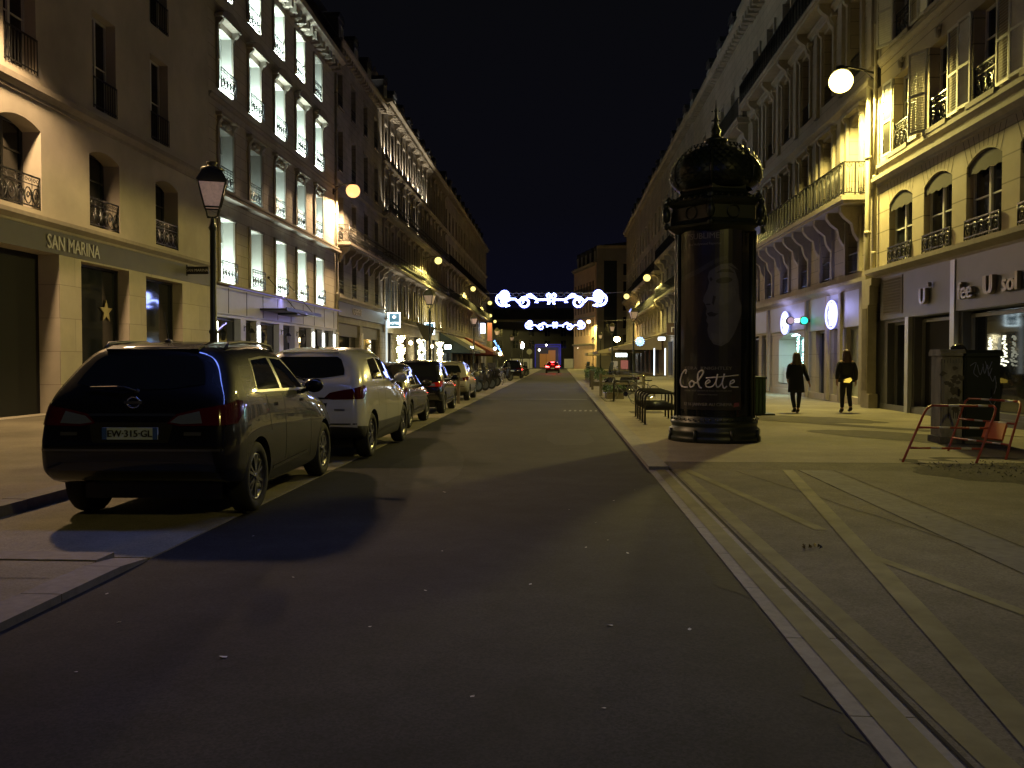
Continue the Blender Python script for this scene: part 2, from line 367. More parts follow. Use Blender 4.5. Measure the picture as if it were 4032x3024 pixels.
def win_mesh(w,h,style):
    k=(round(w,2),round(h,2),style)
    if k in _wm: return _wm[k]
    a=MB(); p=MB(); t=.06
    fm={'w':wframe,'d':dframe,'g':gframe}[style[0]]; pm={'g':glass,'c':curtain,'d':dark}[style[1]]
    x=w/2
    a.box(-x,-x+t,0,.06,0,h); a.box(x-t,x,0,.06,0,h); a.box(-x+t,x-t,0,.06,0,t); a.box(-x+t,x-t,0,.06,h-t,h)
    a.box(-.045,.045,-.01,.05,t,h-t)
    if len(style)>2:
        nb=int(style[2])
        for i in range(1,nb): z=h*i/nb; a.box(-x+t,-.045,.01,.045,z-.018,z+.018); a.box(.045,x-t,.01,.045,z-.018,z+.018)
    p.quad((-x+.01,.05,.01),(x-.01,.05,.01),(x-.01,.05,h-.01),(-x+.01,.05,h-.01))
    _wm[k]=(a.mesh('window',fm),p.mesh('pane',pm)); return _wm[k]
def window(root,f,uc,z,w,h,style='wg3',dp=.3,o=0):
    a,b=win_mesh(w,h,style); p=Vector(f.P(uc,o-dp+.0,z))-root.location
    q=link('window',a,root,p,f.rot); link('pane',b,q); return q
_rm={}
def rail_mesh(w,h,style):
    k=(round(w,2),round(h,2),style)
    if k in _rm: return _rm[k]
    a=MB(); x=w/2
    a.box(-x,x,-.02,.02,h-.04,h); a.box(-x,x,-.015,.015,.06,.09)
    if style=='scroll':
        a.box(-x,x,-.012,.012,h*.72,h*.72+.02)
        for s_ in (-x,x): a.cyl((s_,0,0),(s_,0,h),.018,n=6)
        n=max(2,int(round(w/.32)))
        for i in range(n):
            c=-x+(i+.5)*w/n; r=w/n*.42
            a.tube([(c+r*math.cos(t),0,h*.38+r*1.5*math.sin(t)) for t in [2*PI*q/10 for q in range(10)]],.018,4,closed=True)
            a.tube([(c+r*.55*math.cos(t)*(1-t/9),0,h*.38+r*.8*math.sin(t)*(1-t/9)) for t in [q*.8 for q in range(9)]],.016,4)
            for q in (-1,1): a.tube([(c+q*r*.5+r*.35*math.cos(t),0,h*.86+r*.3*math.sin(t)) for t in [2*PI*j/7 for j in range(7)]],.009,4,closed=True)
            a.cyl((c-w/n/2,0,.05),(c-w/n/2,0,h),.009,n=4)
    elif style=='panel':
        n=max(1,int(round(w/.45)))
        for i in range(n+1): a.box(-x+i*w/n-.02,-x+i*w/n+.02,-.02,.02,0,h)
        for i in range(n):
            c=-x+(i+.5)*w/n; r=w/n
            for q in (-.22,0,.22): a.cyl((c+q*r,0,.08),(c+q*r,0,h-.02),.012,n=4)
            a.tube([(c+.2*r*math.cos(t),0,.17+.07*math.sin(t)) for t in [2*PI*j/8 for j in range(8)]],.012,4,closed=True)
            a.tube([(c+.16*r*math.cos(t),0,h-.13+.06*math.sin(t)) for t in [2*PI*j/8 for j in range(8)]],.012,4,closed=True)
    elif style=='slat':
        for i in range(5): a.box(-x,x,-.01,.01,.1+i*h*.16,.1+i*h*.16+.06)
    else:
        n=max(2,int(w/.13))
        for i in range(n+1): a.box(-x+i*w/n-.009,-x+i*w/n+.009,-.009,.009,0,h)
    _rm[k]=a.mesh('railing',iron); return _rm[k]
def railing(root,f,uc,o,z,w,h,style,par=None,nm='railing'):
    p=Vector(f.P(uc,o,z)); q=par or root
    off=q.location+(q.parent.location if q.parent else Vector((0,0,0))) if q is not root else root.location
    return link(nm,rail_mesh(w,h,style),q,p-off,f.rot)
def bracket(mb,f,u,w,o,z,h,m=0):   # scrolled console under a slab
    pr=[(0,z),(o,z),(o,z-h*.18),(o*.8,z-h*.34),(o*.45,z-h*.5),(o*.35,z-h*.78),(o*.12,z-h),(0,z-h)]
    mb.prism(pr,lambda a,b,d:f.P(d,a,b),u-w/2,u+w/2,m)
def balcony(root,f,u0,u1,o,z,style,brs,mat_=None,h=1.05,sides=True,bh=.9):
    s=MB(); fbox(s,f,u0,u1,-.002,o,z-.16,z); fbox(s,f,u0+.05,u1-.05,-.001,o-.07,z-.26,z-.16)
    for b in brs: bracket(s,f,b,.24,o*.8,z-.26,bh)
    sl=s.build('balcony',mat_ or stoneM,root)
    link('railing',rail_mesh(u1-u0-.1,h,style),sl,Vector(f.P((u0+u1)/2,o-.06,z))-root.location-sl.location,f.rot)
    if sides:
        for uu in (u0+.05,u1-.05): link('railing',rail_mesh(o-.1,h,style),sl,Vector(f.P(uu,o/2-.02,z))-root.location-sl.location,f.rot+PI/2)
    return sl
def cornice(mb,f,u0,u1,z,d,h,dent=0,m=0):
    pr=[(0,z),(d*.3,z),(d*.35,z+h*.25),(d*.7,z+h*.45),(d,z+h*.6),(d,z+h),(0,z+h)]
    mb.prism(pr,lambda a,b,c:f.P(c,a,b),u0,u1,m)
    if dent:
        n=int((u1-u0)/dent)
        for i in range(n):
            u=u0+(i+.5)*(u1-u0)/n; fbox(mb,f,u-dent*.2,u+dent*.2,.0,d*.72,z-h*.1,z+h*.42,m)
def body(mb,f,u0,u1,z1,depth=11,m=0):   # side walls, back, flat deck behind the front skin
    P=f.P
    for u in (u0,u1): mb.quad(P(u,0,0),P(u,-depth,0),P(u,-depth,z1),P(u,0,z1),m)
    mb.quad(P(u0,-depth,0),P(u1,-depth,0),P(u1,-depth,z1),P(u0,-depth,z1),m)
    mb.quad(P(u0,0,z1),P(u1,0,z1),P(u1,-depth,z1),P(u0,-depth,z1),m)
def mansard(root,f,u0,u1,z,h,back=1.4,depth=11,chims=(),dorm=(),mt=None,chh=1.6,lit=None):
    r=MB(); pr=[(-.35,z),(-.35-back,z+h),(-depth*.6,z+h+.7),(-depth,z+h-.2),(-depth,z)]
    r.prism(pr,lambda a,b,d:f.P(d,a,b),u0+.01,u1-.01)
    fbox(r,f,u0+.01,u1-.01,-.4-back,-.28-back,z+h-.05,z+h+.1)
    for i in range(int((u1-u0)/.6)):
        u=u0+.3+i*.6; r.add([f.P(u-.02,-.33,z),f.P(u+.02,-.33,z),f.P(u+.02,-.31-back,z+h),f.P(u-.02,-.31-back,z+h)],[(0,1,2,3)])
    ro=r.build('roof',mt or zinc,root)
    for c in chims:
        q=MB(); fbox(q,f,c-.35,c+.35,-back-1.9,-back-.5,z+h-.6,z+h+chh)
        fbox(q,f,c-.4,c+.4,-back-1.95,-back-.45,z+h+chh,z+h+chh+.12)
        for k in range(4): q.cyl(f.P(c,-back-1.7+k*.35,z+h+chh+.12),f.P(c,-back-1.7+k*.35,z+h+chh+.55),.11,.09,n=8)
        q.build('chimney',stoneM,ro)
    for d in dorm:
        q=MB(); fbox(q,f,d-.62,d+.62,-back-.3,-.30,z+.02,z+h*.80)
        q.prism([(d-.75,z+h*.8),(d+.75,z+h*.8),(d+.5,z+h*.95),(d-.5,z+h*.95)],lambda a,b,c:f.P(a,c,b),-back-.3,-.22)
        dd=q.build('dormer',zinc,root)
        a,b=win_mesh(.9,h*.62,'wg2'); w=link('window',a,dd,Vector(f.P(d,-.235,z+.12))-root.location-dd.location,f.rot)
    return ro
def simple_building(name,label,f,u0,u1,rows,cols,w,top,mt,style='wg3',bands=(),balc=(),railst='bars',shop=None,group=None,mans=2.6,chims=(),dorm=(),cat='building',dent=.6,shutters=False,rails=True,dp=.3,depth=11,cor=.55,arch=0,gops=(),sill=True):
    root=thing(name,label,cat,f.P(u0,0,0),0,group)
    m=MB(); ops=[]
    for (za,zb) in rows:
        for c in cols: ops.append((c-w/2,c+w/2,za,zb,dp,arch))
    for q in gops: ops.append(q)
    wall(m,f,u0,u1,0,top,ops); body(m,f,u0,u1,top,depth)
    m.build('wall',mt,root)
    t=MB(); cornice(t,f,u0,u1,top-.5,cor,.55,dent)
    for z,d,h in bands: cornice(t,f,u0,u1,z,d,h)
    if sill:
        for (za,zb) in rows:
            for c in cols: fbox(t,f,c-w/2-.1,c+w/2+.1,-.02,.09,za-.1,za); fbox(t,f,c-w/2-.12,c+w/2+.12,.001,.05,zb,zb+.14)
    t.build('moulding',stoneM,root)
    for i,(za,zb) in enumerate(rows):
        for c in cols:
            window(root,f,c,za,w,zb-za,style,dp)
            if rails and not any(abs(b-za)<.4 for b in balc): railing(root,f,c,-.03,za,w,.85,railst)
    for b in balc: balcony(root,f,u0+.2,u1-.2,.7,b,railst,[u0+.8+k*(u1-u0-1.6)/max(1,len(cols)) for k in range(len(cols)+1)])
    if mans: mansard(root,f,u0,u1,top+.05,mans,chims=chims,dorm=dorm)
    return root,t
# ===== L1 beige building with the shop
root=thing('beige_building','beige rendered building with arched windows above a taupe shop fascia, nearest on the left','building',LF.P(12,0,0)); L1=root
m=MB(); ops=[]
c1=[12.9+.05,16.95,20.95,24.95,29.0]
for c in c1: ops.append((c-.85,c+.85,5.45,7.7,.5,.2))
c2=[13.0,17,21,25,28.5]
for c in c2:
    for za,zb in ((8.9,11.7),(12.7,15.2),(16.1,18.3)): ops.append((c-.65,c+.65,za,zb,.3,0))
wall(m,LF,12,32.6,5.0,19.6,ops); body(m,LF,12,32.6,19.6)
m.build('wall',stoneP,root)
m=MB(); wall(m,LF,12,32.6,0,5.0,[(18.9,22.45,.12,4.4,.6),(23.5,26.2,.45,4.35,.5),(27.3,30.0,.45,4.3,.5),(13,17.6,.45,4.35,.5)],0,o=.06)
fbox(m,LF,12,32.6,.0,.06,4.999,5.0)
m.build('shop_front',stoneS,root)
m=MB(); cornice(m,LF,12,32.6,5.0,.28,.26); cornice(m,LF,12,32.6,8.25,.16,.38); cornice(m,LF,12,32.6,19.2,.5,.5,.6)
m.build('moulding',stoneM,root)
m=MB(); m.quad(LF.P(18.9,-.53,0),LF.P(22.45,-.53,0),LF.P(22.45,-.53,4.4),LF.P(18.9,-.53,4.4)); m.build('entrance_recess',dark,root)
for (a,b,z0,z1) in ((23.5,26.2,.45,4.35),(27.3,30.0,.45,4.3),(13,17.6,.45,4.35)):
    q=MB(); fbox(q,LF,a,a+.06,-.4,-.3,z0,z1); fbox(q,LF,b-.06,b,-.4,-.3,z0,z1); fbox(q,LF,a+.06,b-.06,-.4,-.3,z1-.06,z1); fbox(q,LF,a+.06,b-.06,-.4,-.3,z0,z0+.08)
    w_=q.build('shop_window',dframe,root)
    q=MB(); q.quad(LF.P(a,-.38,z0),LF.P(b,-.38,z0),LF.P(b,-.38,z1),LF.P(a,-.38,z1)); q.build('pane',glass,w_)
for c in c1:
    window(root,LF,c,5.45,1.7,2.25,'dg3',.5); railing(root,LF,c,-.04,5.45,1.68,.85,'scroll')
for c in c2:
    for za,zb in ((8.9,11.7),(12.7,15.2),(16.1,18.3)): window(root,LF,c,za,1.3,zb-za,'wg2',.3); railing(root,LF,c,.03,za,1.3,.9,'bars')
q=MB(); fbox(q,LF,12.1,32.5,.061,.085,4.40,4.99); q.build('fascia',mat('taupe_fascia',(.12,.115,.115),.6,noise=.1,scale=2),root)
q=MB(); add_text(q,'SAN MARINA',.54,.015,lambda a,b,d:LF.P(23.1+a,.11+d,4.67+b),bold=.012,sx=.80); q.build('shop_lettering',signw,root)
mansard(root,LF,12,32.6,19.7,2.8,chims=(18,32))
st=MB(); pts=[]
for i in range(10):
    r=.36 if i%2==0 else .15; t=PI/2+i*PI/5; pts.append((25.55+r*math.cos(t),3.05+r*math.sin(t)))
st.prism(pts,lambda a,b,d:LF.P(a,d,b),-.36,-.33); tag(st.build('star_decoration',mat('gold_card',(.45,.36,.2),.5)),'gold five-pointed paper star hanging in the shop window of the beige building','star')
bs=thing('blade_sign','small dark blade sign with pale capitals projecting beside the tall street lamp','sign',(-13.5,30.3,4.8))
q=MB(); q.box(-13.42,-12.6,30.27,30.33,4.66,4.93); q.box(-13.44,-13.38,30.28,30.32,4.6,5.0); q.build('panel',black,bs)
q=MB(); add_text(q,'SAN MARINA',.135,.004,lambda a,b,d:(-13.01+a,30.262-d,4.795+b)); q.build('lettering',signw,bs)
# ===== L2 pale building with lit window reveals
U0,U1=32.6,51.1
root=thing('pale_hotel_building','pale stone building whose tall windows glow white, above a violet lit shop front','building',LF.P(U0,0,0)); L2=root
cw=[34.25,37.6,40.95,44.3,47.65]; rows=[(4.7,7.25),(8.5,10.8),(12.3,14.75),(16.2,18.35)]
ops=[(c-.72,c+.72,a,b,.42) for c in cw for a,b in rows]
m=MB(); wall(m,LF,U0,U1,4.55,18.9,ops,0,1); body(m,LF,U0,U1,18.9); 
revl=mat('pale_reveal',(.55,.55,.50),.8,noise=.08,scale=3)
m.build('wall',[mat('cream_limestone',(.50,.45,.36),.85,noise=.12,scale=1.2,bump=.2,dirt=.2,brick=(1.3,.46,.012)),revl],root)
t=MB(); cornice(t,LF,U0,U1,18.8,.75,.75,.7); cornice(t,LF,U0,U1,8.12,.3,.2); fbox(t,LF,U0,U1,.0,.40,8.02,8.12); cornice(t,LF,U0,U1,11.75,.12,.2); cornice(t,LF,U0,U1,4.5,.3,.12)
for c in cw:
    for i,(a,b) in enumerate(rows):
        for s_ in (-1,1): fbox(t,LF,c+s_*.83-.1,c+s_*.83+.1,.001,.07,a,b)
        if i==2:
            t.prism([(c-1.0,b+.28),(c+1.0,b+.28),(c+1.0,b+.42),(c+.55,b+.66),(c,b+.74),(c-.55,b+.66),(c-1.0,b+.42)],lambda a_,b_,d:LF.P(a_,d,b_),.0,.34)
            for s_ in (-1,1): bracket(t,LF,c+s_*.84,.16,.28,b+.28,.5)
        elif i==1:
            fbox(t,LF,c-1.0,c+1.0,.0,.26,b+.42,b+.54)
            for s_ in (-1,1): bracket(t,LF,c+s_*.78,.16,.2,b+.42,.45)
            t.ball(LF.P(c,.1,b+.2),.17,8,sc=(.7,1,1.1)); t.ball(LF.P(c-.28,.06,b+.22),.12,6); t.ball(LF.P(c+.28,.06,b+.22),.12,6)
        elif i==0: fbox(t,LF,c-.95,c+.95,.001,.1,b,b+.12)
        else: fbox(t,LF,c-.9,c+.9,.001,.1,b,b+.12)
t.build('moulding',stoneM,root)
ledm=emis('led_white',(.85,1,.95),30)
for ci,c in enumerate(cw):
    for i,(a,b) in enumerate(rows):
        window(root,LF,c,a,1.44,b-a,'wc3' if i!=1 or ci>1 else 'wg3',.42)
        railing(root,LF,c,.16 if i in (0,2) else .0,a+.02,1.6,.82,'scroll')
        fx=MB(); fbox(fx,LF,c-.45,c+.45,-.36,-.28,a+.005,a+.06); fo=fx.build('uplight',ledm,root)
        k={(0,0):.8,(1,0):.35,(0,1):.12,(1,1):.10,(0,2):.7,(4,3):.15,(2,1):.5,(3,1):.5}.get((ci,i),1.0)
        if i==1: k*=.55
        if i==3: k*=1.4
        L=lamp('reveal_light','AREA',LF.P(c+.1,-.20,a+.12),130*k,(.80,1,.93),.8,parent=root,size_y=.12); aim(L,(.15,.25,1)); L.rotation_euler.rotate_axis('Z',R(90))
        if i!=1 and k>.3:
            L=lamp('ledge_spot','SPOT',LF.P(c,.15,b-.5),50*k,(.86,1,.92),.03,parent=root,spot=R(95),blend=.5); aim(L,(.0,0,1))
        if i==1 and ci<2: fo.data=fo.data.copy(); fo.data.materials[0]=black
# attic behind the cornice
m=MB(); wall(m,LF,U0,U1,19.55,22.2,[(c-.6,c+.6,19.8,21.6,.2) for c in cw],o=-1.2); fbox(m,LF,U0,U1,-10,-1.21,22.2,22.4); 
for u in (U0,U1): m.quad(LF.P(u,-1.2,18.9),LF.P(u,-10,18.9),LF.P(u,-10,22.3),LF.P(u,-1.2,22.3))
m.build('attic_wall',stoneP,root)
for c in cw: window(root,LF,c,19.8,1.2,1.8,'wc2',.2,-1.2)
railing(root,LF,(U0+U1)/2,.55,19.56,U1-U0-.2,.95,'bars'); mansard(root,LF,U0,U1,22.4,2.0,back=1.8,chims=(50.6,))
# L2 shop front
fas=mat('pale_violet_fascia',(.42,.42,.48),.4,noise=.06,scale=2)
m=MB(); fbox(m,LF,U0+.15,U1-.1,.0,.16,3.42,4.5)
openings=[(33.0,35.6),(36.2,37.5),(38.0,40.6),(41.2,43.0),(43.7,45.9),(46.6,48.0),(48.5,50.4)]
wall(m,LF,U0,U1,0,3.42,[(a,b,.6 if i!=3 else .12,3.3,.35) for i,(a,b) in enumerate(openings)],0,o=.05)
fbox(m,LF,U0,U1,-.3,.0,3.42,4.55)
m.build('shop_front',fas,root)
q=MB()
for k in range(9): u=U0+1.4+k*2.02; fbox(q,LF,u-.02,u+.02,.161,.175,3.46,4.46)
q.build('fascia_seams',dframe,root)
for i,(a,b) in enumerate(openings):
    z0=.6 if i!=3 else .12
    q=MB(); fbox(q,LF,a,a+.06,-.29,-.22,z0,3.3); fbox(q,LF,b-.06,b,-.29,-.22,z0,3.3); fbox(q,LF,a+.06,b-.06,-.29,-.22,3.2,3.3); fbox(q,LF,a+.06,b-.06,-.29,-.22,z0,z0+.1)
    w_=q.build('door' if i==3 else 'shop_window',dframe,root)
    q=MB(); q.quad(LF.P(a+.03,-.25,z0),LF.P(b-.03,-.25,z0),LF.P(b-.03,-.25,3.25),LF.P(a+.03,-.25,3.25)); q.build('pane',glass,w_)
warmw=emis('strip_white',(.95,1,.88),9)
for u in (32.95,37.75,46.25,48.25,50.55):
    q=MB(); fbox(q,LF,u-.05,u+.07,.055,.12,.7,3.1); q.build('lit_side_strip',warmw,root)  # emissive strips stand in for the lit sides of the pilasters
# violet light washing the fascia from a slim trough on the cornice
q=MB(); fbox(q,LF,U0+.6,U1-.6,.5,.56,4.46,4.50); q.build('light_trough',emis('violet_led',(.35,.32,1),.25),root)
L=lamp('violet_wash','AREA',LF.P(40.5,.55,4.44),130,(.42,.38,1),15,parent=root,size_y=.06); aim(L,(-.75,0,-1)); L.rotation_euler.rotate_axis('Z',R(90))
cn=thing('entrance_canopy','thin dark glass entrance canopy hung from tie rods on the pale building','canopy',LF.P(37.6,0,3.8))
q=MB(); fbox(q,LF,37.6,43.0,.17,1.35,3.80,3.88); fbox(q,LF,37.55,43.05,1.35,1.42,3.76,3.92); fbox(q,LF,39.7,41.3,.3,1.2,3.70,3.80); q.build('canopy_plate',iron,cn)
for u in (39.2,42.0):
    q=MB(); q.cyl(LF.P(u,.0,5.4),LF.P(u,1.3,3.9),.018,n=5); q.ball(LF.P(u,.03,5.4),.07,6); q.build('tie_rod',iron,cn)
def wall_lantern(f,u,o,z,label,grp):
    t=thing('wall_lantern',label,'lantern',f.P(u,o,z),0,grp)
    b=MB(); b.tube([(-.02,0,.25),(.18,0,.38),(.32,0,.30),(.32,0,.2)],.015,5); b.box(-.03,.0,-.05,.05,.1,.35); b.lathe([(0,.24),(.05,.22),(.16,.06),(.17,.04)],8,(.32,0,0)); b.build('bracket',iron,t,(0,0,0),0)
    b=MB(); b.lathe([(.15,.04),(.08,-.28),(0,-.30)],4,(.32,0,0),sm=False); b.build('glass_cage',mat('lantern_glass',(.12,.11,.10),.2),t,(0,0,0))
    if f is RF: t.rotation_euler=(0,0,PI)
    return t
for i,(u,lb) in enumerate(((36.0,'first'),(40.9,'left'),(43.35,'right'))):
    wall_lantern(LF,u,.06,2.7,['black wall lantern between the first shop windows under the violet fascia','black wall lantern just left of the dark hotel door','black wall lantern just right of the dark hotel door'][i],'wall lanterns by the hotel door')
# drain pipe between L2 and L3
def pipe(f,u,o,z0,z1,label,r=.07,mt=None):
    q=MB(); q.cyl(f.P(u,o,z0),f.P(u,o,z1),r,n=10)
    z=z0+.5
    while z<z1: q.cyl(f.P(u,o,z),f.P(u,o,z+.12),r*1.25,n=10); z+=2.4
    return tag(q.build('drain_pipe',mt or mat('painted_pipe',(.30,.27,.2),.5,noise=.2,scale=3)),label,'pipe')
pipe(LF,51.0,.14,.2,18.7,'pale drain pipe running down beside the lamp on the lit building')
# ===== L3
root,t=simple_building('stone_building','plain dim stone building with one long balcony beside the orange wall lamp',LF,51.1,65.0,[(5.65,7.9),(9.0,11.7),(13.2,15.8),(17.1,19.3)],[52.6,56,59.5,62.9],1.2,20.8,stoneD,'dg2',bands=((5.2,.3,.3),(12.4,.12,.2)),railst='scroll',chims=(64.3,),dorm=(54,58,62),gops=[(52,57.6,.3,3.9,.4),(58.3,64,.3,3.9,.4)])
balcony(root,LF,51.5,65.0,.85,8.75,'scroll',[52.0+k*1.75 for k in range(8)])
q=MB(); fbox(q,LF,51.3,64.9,.0,.18,4.3,5.15); q.build('fascia',mat('dark_fascia',(.10,.10,.13),.5,noise=.15,scale=2),root)
q=MB(); add_text(q,'CREPERIE',.62,.02,lambda a,b,d:LF.P(56.0+a,.2+d,4.72+b)); q.build('shop_lettering',mat('dull_letters',(.22,.21,.22),.5),root)
for a,b in ((52,57.6),(58.3,64)):
    q=MB(); fbox(q,LF,a,b,-.4,-.34,.3,3.1); w_=q.build('shop_window',glass,root); q=MB(); fbox(q,LF,a,b,-.36,-.2,3.1,3.9); q.build('transom_panel',mat('grey_blind',(.16,.15,.16),.7),root)
q=MB(); fbox(q,LF,57.75,58.1,.01,.12,.0,3.4); q.build('pilaster',white,root)
# ===== L4 uplit hotel building
U0,U1=65.0,100.5; cols=[66.4+2.6*k for k in range(13)]
root,t=simple_building('long_hotel_building','long ornate stone building lit by warm uplights above the HOTEL signs',LF,U0,U1,[(5.3,8.0),(9.2,11.9),(13.1,15.8),(17.2,19.8)],cols,1.15,21.4,stoneD,'dg2',bands=((8.55,.4,.35),(12.5,.45,.35),(16.6,.3,.35),(4.6,.35,.25)),chims=(72,82.5,92.5),dorm=[67.7+3.9*k for k in range(8)],rails=False,dent=.5,cor=.8,gops=[(66.2,68.8,.1,3.9,.3),(73.3,75.9,.1,3.6,.4),(79.3,81.9,.1,3.9,.3),(86,87.8,.1,3.6,.4),(90.5,93,.1,3.9,.3),(95,99,.1,3.6,.4)])
for c in [U0+.25]+[c+1.3 for c in cols]+[U1-.25]:
    q=MB()
    for z0,z1 in ((5.0,8.5),(9.0,12.4),(12.95,16.5),(17.0,20.8)):
        fbox(q,LF,c-.17,c+.17,.0,.14,z0,z1); fbox(q,LF,c-.24,c+.24,.0,.2,z1-.3,z1)
        bracket(q,LF,c,.24,.36,z1,.5)
    q.build('pilaster',stoneM,root)
for z,o in ((8.95,.65),(12.9,.65)): balcony(root,LF,U0+.2,U1-.2,o,z,'scroll',[],h=1.0)
q=MB(); fbox(q,LF,U0+.1,U1-.1,.0,.2,3.75,4.6); q.build('fascia',stoneS,root)
wl=(1,.87,.66)
def uplights(f,us,z,o,e,root,tilt=.10,sz=28):
    for u in us:
        q=MB(); q.cyl(f.P(u,o,z),f.P(u,o,z+.12),.06,n=8); q.build('uplight',iron,root)
        L=lamp('facade_uplight','SPOT',f.P(u,o,z+.16),e*3.5,wl,.05,parent=root,spot=R(sz+50),blend=.8); aim(L,tuple(-f.N*(tilt+.14)+Vector((0,0,1))))
pil=[U0+.25]+[c+1.3 for c in cols]
uplights(LF,pil[::2],4.9,.34,90,root,.12); uplights(LF,pil[:9],16.98,.38,120,root,.1); uplights(LF,pil[:8:2],12.95,.4,70,root,.1)
uplights(LF,[66,72,78,84,90],21.6,.1,60,root,.35)
for a,b,z in ((66.2,68.8,3.9),(73.3,75.9,3.6),(79.3,81.9,3.9),(86,87.8,3.6),(90.5,93,3.9),(95,99,3.6)):
    q=MB(); fbox(q,LF,a,a+.08,-.24,-.14,.1,z); fbox(q,LF,b-.08,b,-.24,-.14,.1,z); fbox(q,LF,(a+b)/2-.05,(a+b)/2+.05,-.24,-.14,.1,z); w_=q.build('shop_window' if z>3.8 else 'door',woodm if z<3.8 else dframe,root)
    q=MB(); q.quad(LF.P(a,-.22,.1),LF.P(b,-.22,.1),LF.P(b,-.22,z),LF.P(a,-.22,z)); q.build('pane',glass,w_)
for u in (65.3,84.2):
    q=MB(); fbox(q,LF,u-.18,u+.18,.2,.28,.1,4.6); q.build('self_lit_pilaster',emis('self_lit_pilaster_mat',(.8,.95,1),.7),root)  # plain pilasters given emission so they look lit
def blade(u,lab,txt,ty,z=4.1):
    b=thing('hotel_sign',lab,'sign',LF.P(u,.25,z))
    q=MB(); q.box(0,1.0,-.06,.06,0,1.15); q.build('frame',emis('sign_edge',(.75,.95,1),7),b,(0,0,0))
    q=MB(); q.box(.14,.94,-.075,-.055,.08,1.08); q.build('panel',mat('slate_panel',(.03,.07,.10),.4,em=(.05,.16,.22),es=1),b,(0,0,0))
    q=MB(); add_text(q,txt,.27,.003,lambda a,c,d:(.54+a,-.08-d,ty+c)); q.lathe([(.0,-.14),(.16,0),(0,.14)],4,(.54,-.09,.80),sm=False); q.build('lettering',emis('sign_text',(.8,.95,1),4),b,(0,0,0))
    q=MB(); q.cyl((-.25,0,1.1),(.02,0,1.1),.02); q.cyl((-.25,0,.05),(.02,0,.05),.02); q.build('arm',iron,b,(0,0,0))
    L=lamp('sign_glow','POINT',LF.P(u-.5,.75,z+1.1),14,(.75,.93,1),.1,parent=b)
    return b
blade(65.6,'glowing slate blade sign reading HOTEL beside the dark creperie','HOTEL',.32); blade(83.8,'farther glowing slate blade sign with script reading Café, behind the second lamp post','Café',.4)
# dark swagged canopy between the signs
q=MB(); n=16
def can(u,k): return (.25+1.5*k, 5.0-.25*k)
for i in range(n):
    ua=71.5+i*11/n; ub=71.5+(i+1)*11/n
    def dz(u): t=(u-71.5)/11; return 1.35*math.sin(PI*min(1,t*1.0))**1.2*(1 if t<.5 else 1)
    q.quad(LF.P(ua,.2,5.0),LF.P(ub,.2,5.0),LF.P(ub,1.5,4.75),LF.P(ua,1.5,4.75)); q.quad(LF.P(ua,1.5,4.75),LF.P(ub,1.5,4.75),LF.P(ub,1.5,4.65-dz(ub)),LF.P(ua,1.5,4.65-dz(ua)))
fab=mat('dark_fabric',(.02,.018,.016),.9)
tag(q.build('swagged_canopy',fab),'dark swagged fabric canopy between the two glowing hotel signs','canopy')
bulbm=emis('fairy_bulb',(1,.86,.5),26)
def lit_tree(u,lab,h=3.4,w=.42,double=True,seed=0):
    rd=random.Random(seed); t=thing('lit_topiary',lab,'plant',LF.P(u,.75,.12),0,'fairy lit topiary at the hotel front')
    a=MB(); b=MB(); a.cyl((0,0,0),(0,0,.4),.22,.26,n=10); 
    for k in range(520):
        z=rd.uniform(.4,h); s_=math.sin(z*2.1)*.25+.1; rr=w*(.5+.5*math.sin(z*3.0+1)**2); th=rd.uniform(0,6.28); x=(s_ if k%2 else -s_)*(1 if double else 0)+rr*math.cos(th)*rd.random()**.5*.8; y=rr*math.sin(th)*rd.random()**.5
        q=.06; nx=rd.uniform(-1,1); ny=rd.uniform(-1,1); a.add([(y-q,x-q*nx,z),(y+q*ny,x+q,z+q*.3),(y,x,z+q*1.5)],[(0,1,2)])
        if k%2==0:
            bz=.035; b.add([(y+rr*.2-bz,x,z),(y+rr*.2,x-bz,z),(y+rr*.2+bz,x,z),(y+rr*.2,x+bz,z),(y+rr*.2,x,z+bz),(y+rr*.2,x,z-bz)],[(0,1,4),(1,2,4),(2,3,4),(3,0,4),(1,0,5),(2,1,5),(3,2,5),(0,3,5)])
    a.build('foliage',foliage,t,(0,0,0)); b.build('fairy_lights',bulbm,t,(0,0,0))
    lamp('fairy_glow','POINT',LF.P(u,1.2,1.9),55,(1,.83,.45),.4,parent=t)
lit_tree(68.0,'fairy lit topiary at the hotel corner below the first glowing sign',seed=1); lit_tree(78.2,'fairy lit topiary below the middle of the dark swagged canopy',seed=2); lit_tree(90.6,'fairy lit topiary right of the second glowing sign',seed=3)
for u,z in ((74.5,3.1),(87,3.0)):
    t=thing('door_lantern','bright warm lantern over the %s hotel door'%('first' if u<80 else 'second'),'lantern',LF.P(u,.25,z),0,'lanterns over the hotel doors')
    q=MB(); q.box(-.05,.08,-.12,.12,-.05,.05); q.cyl((.08,0,0),(.2,0,.05),.02); q.build('bracket',iron,t,(0,0,0)); q=MB(); q.ball((.25,0,0),.17,10); q.build('globe',emis('warm_globe',(1,.72,.3),45),t,(0,0,0))
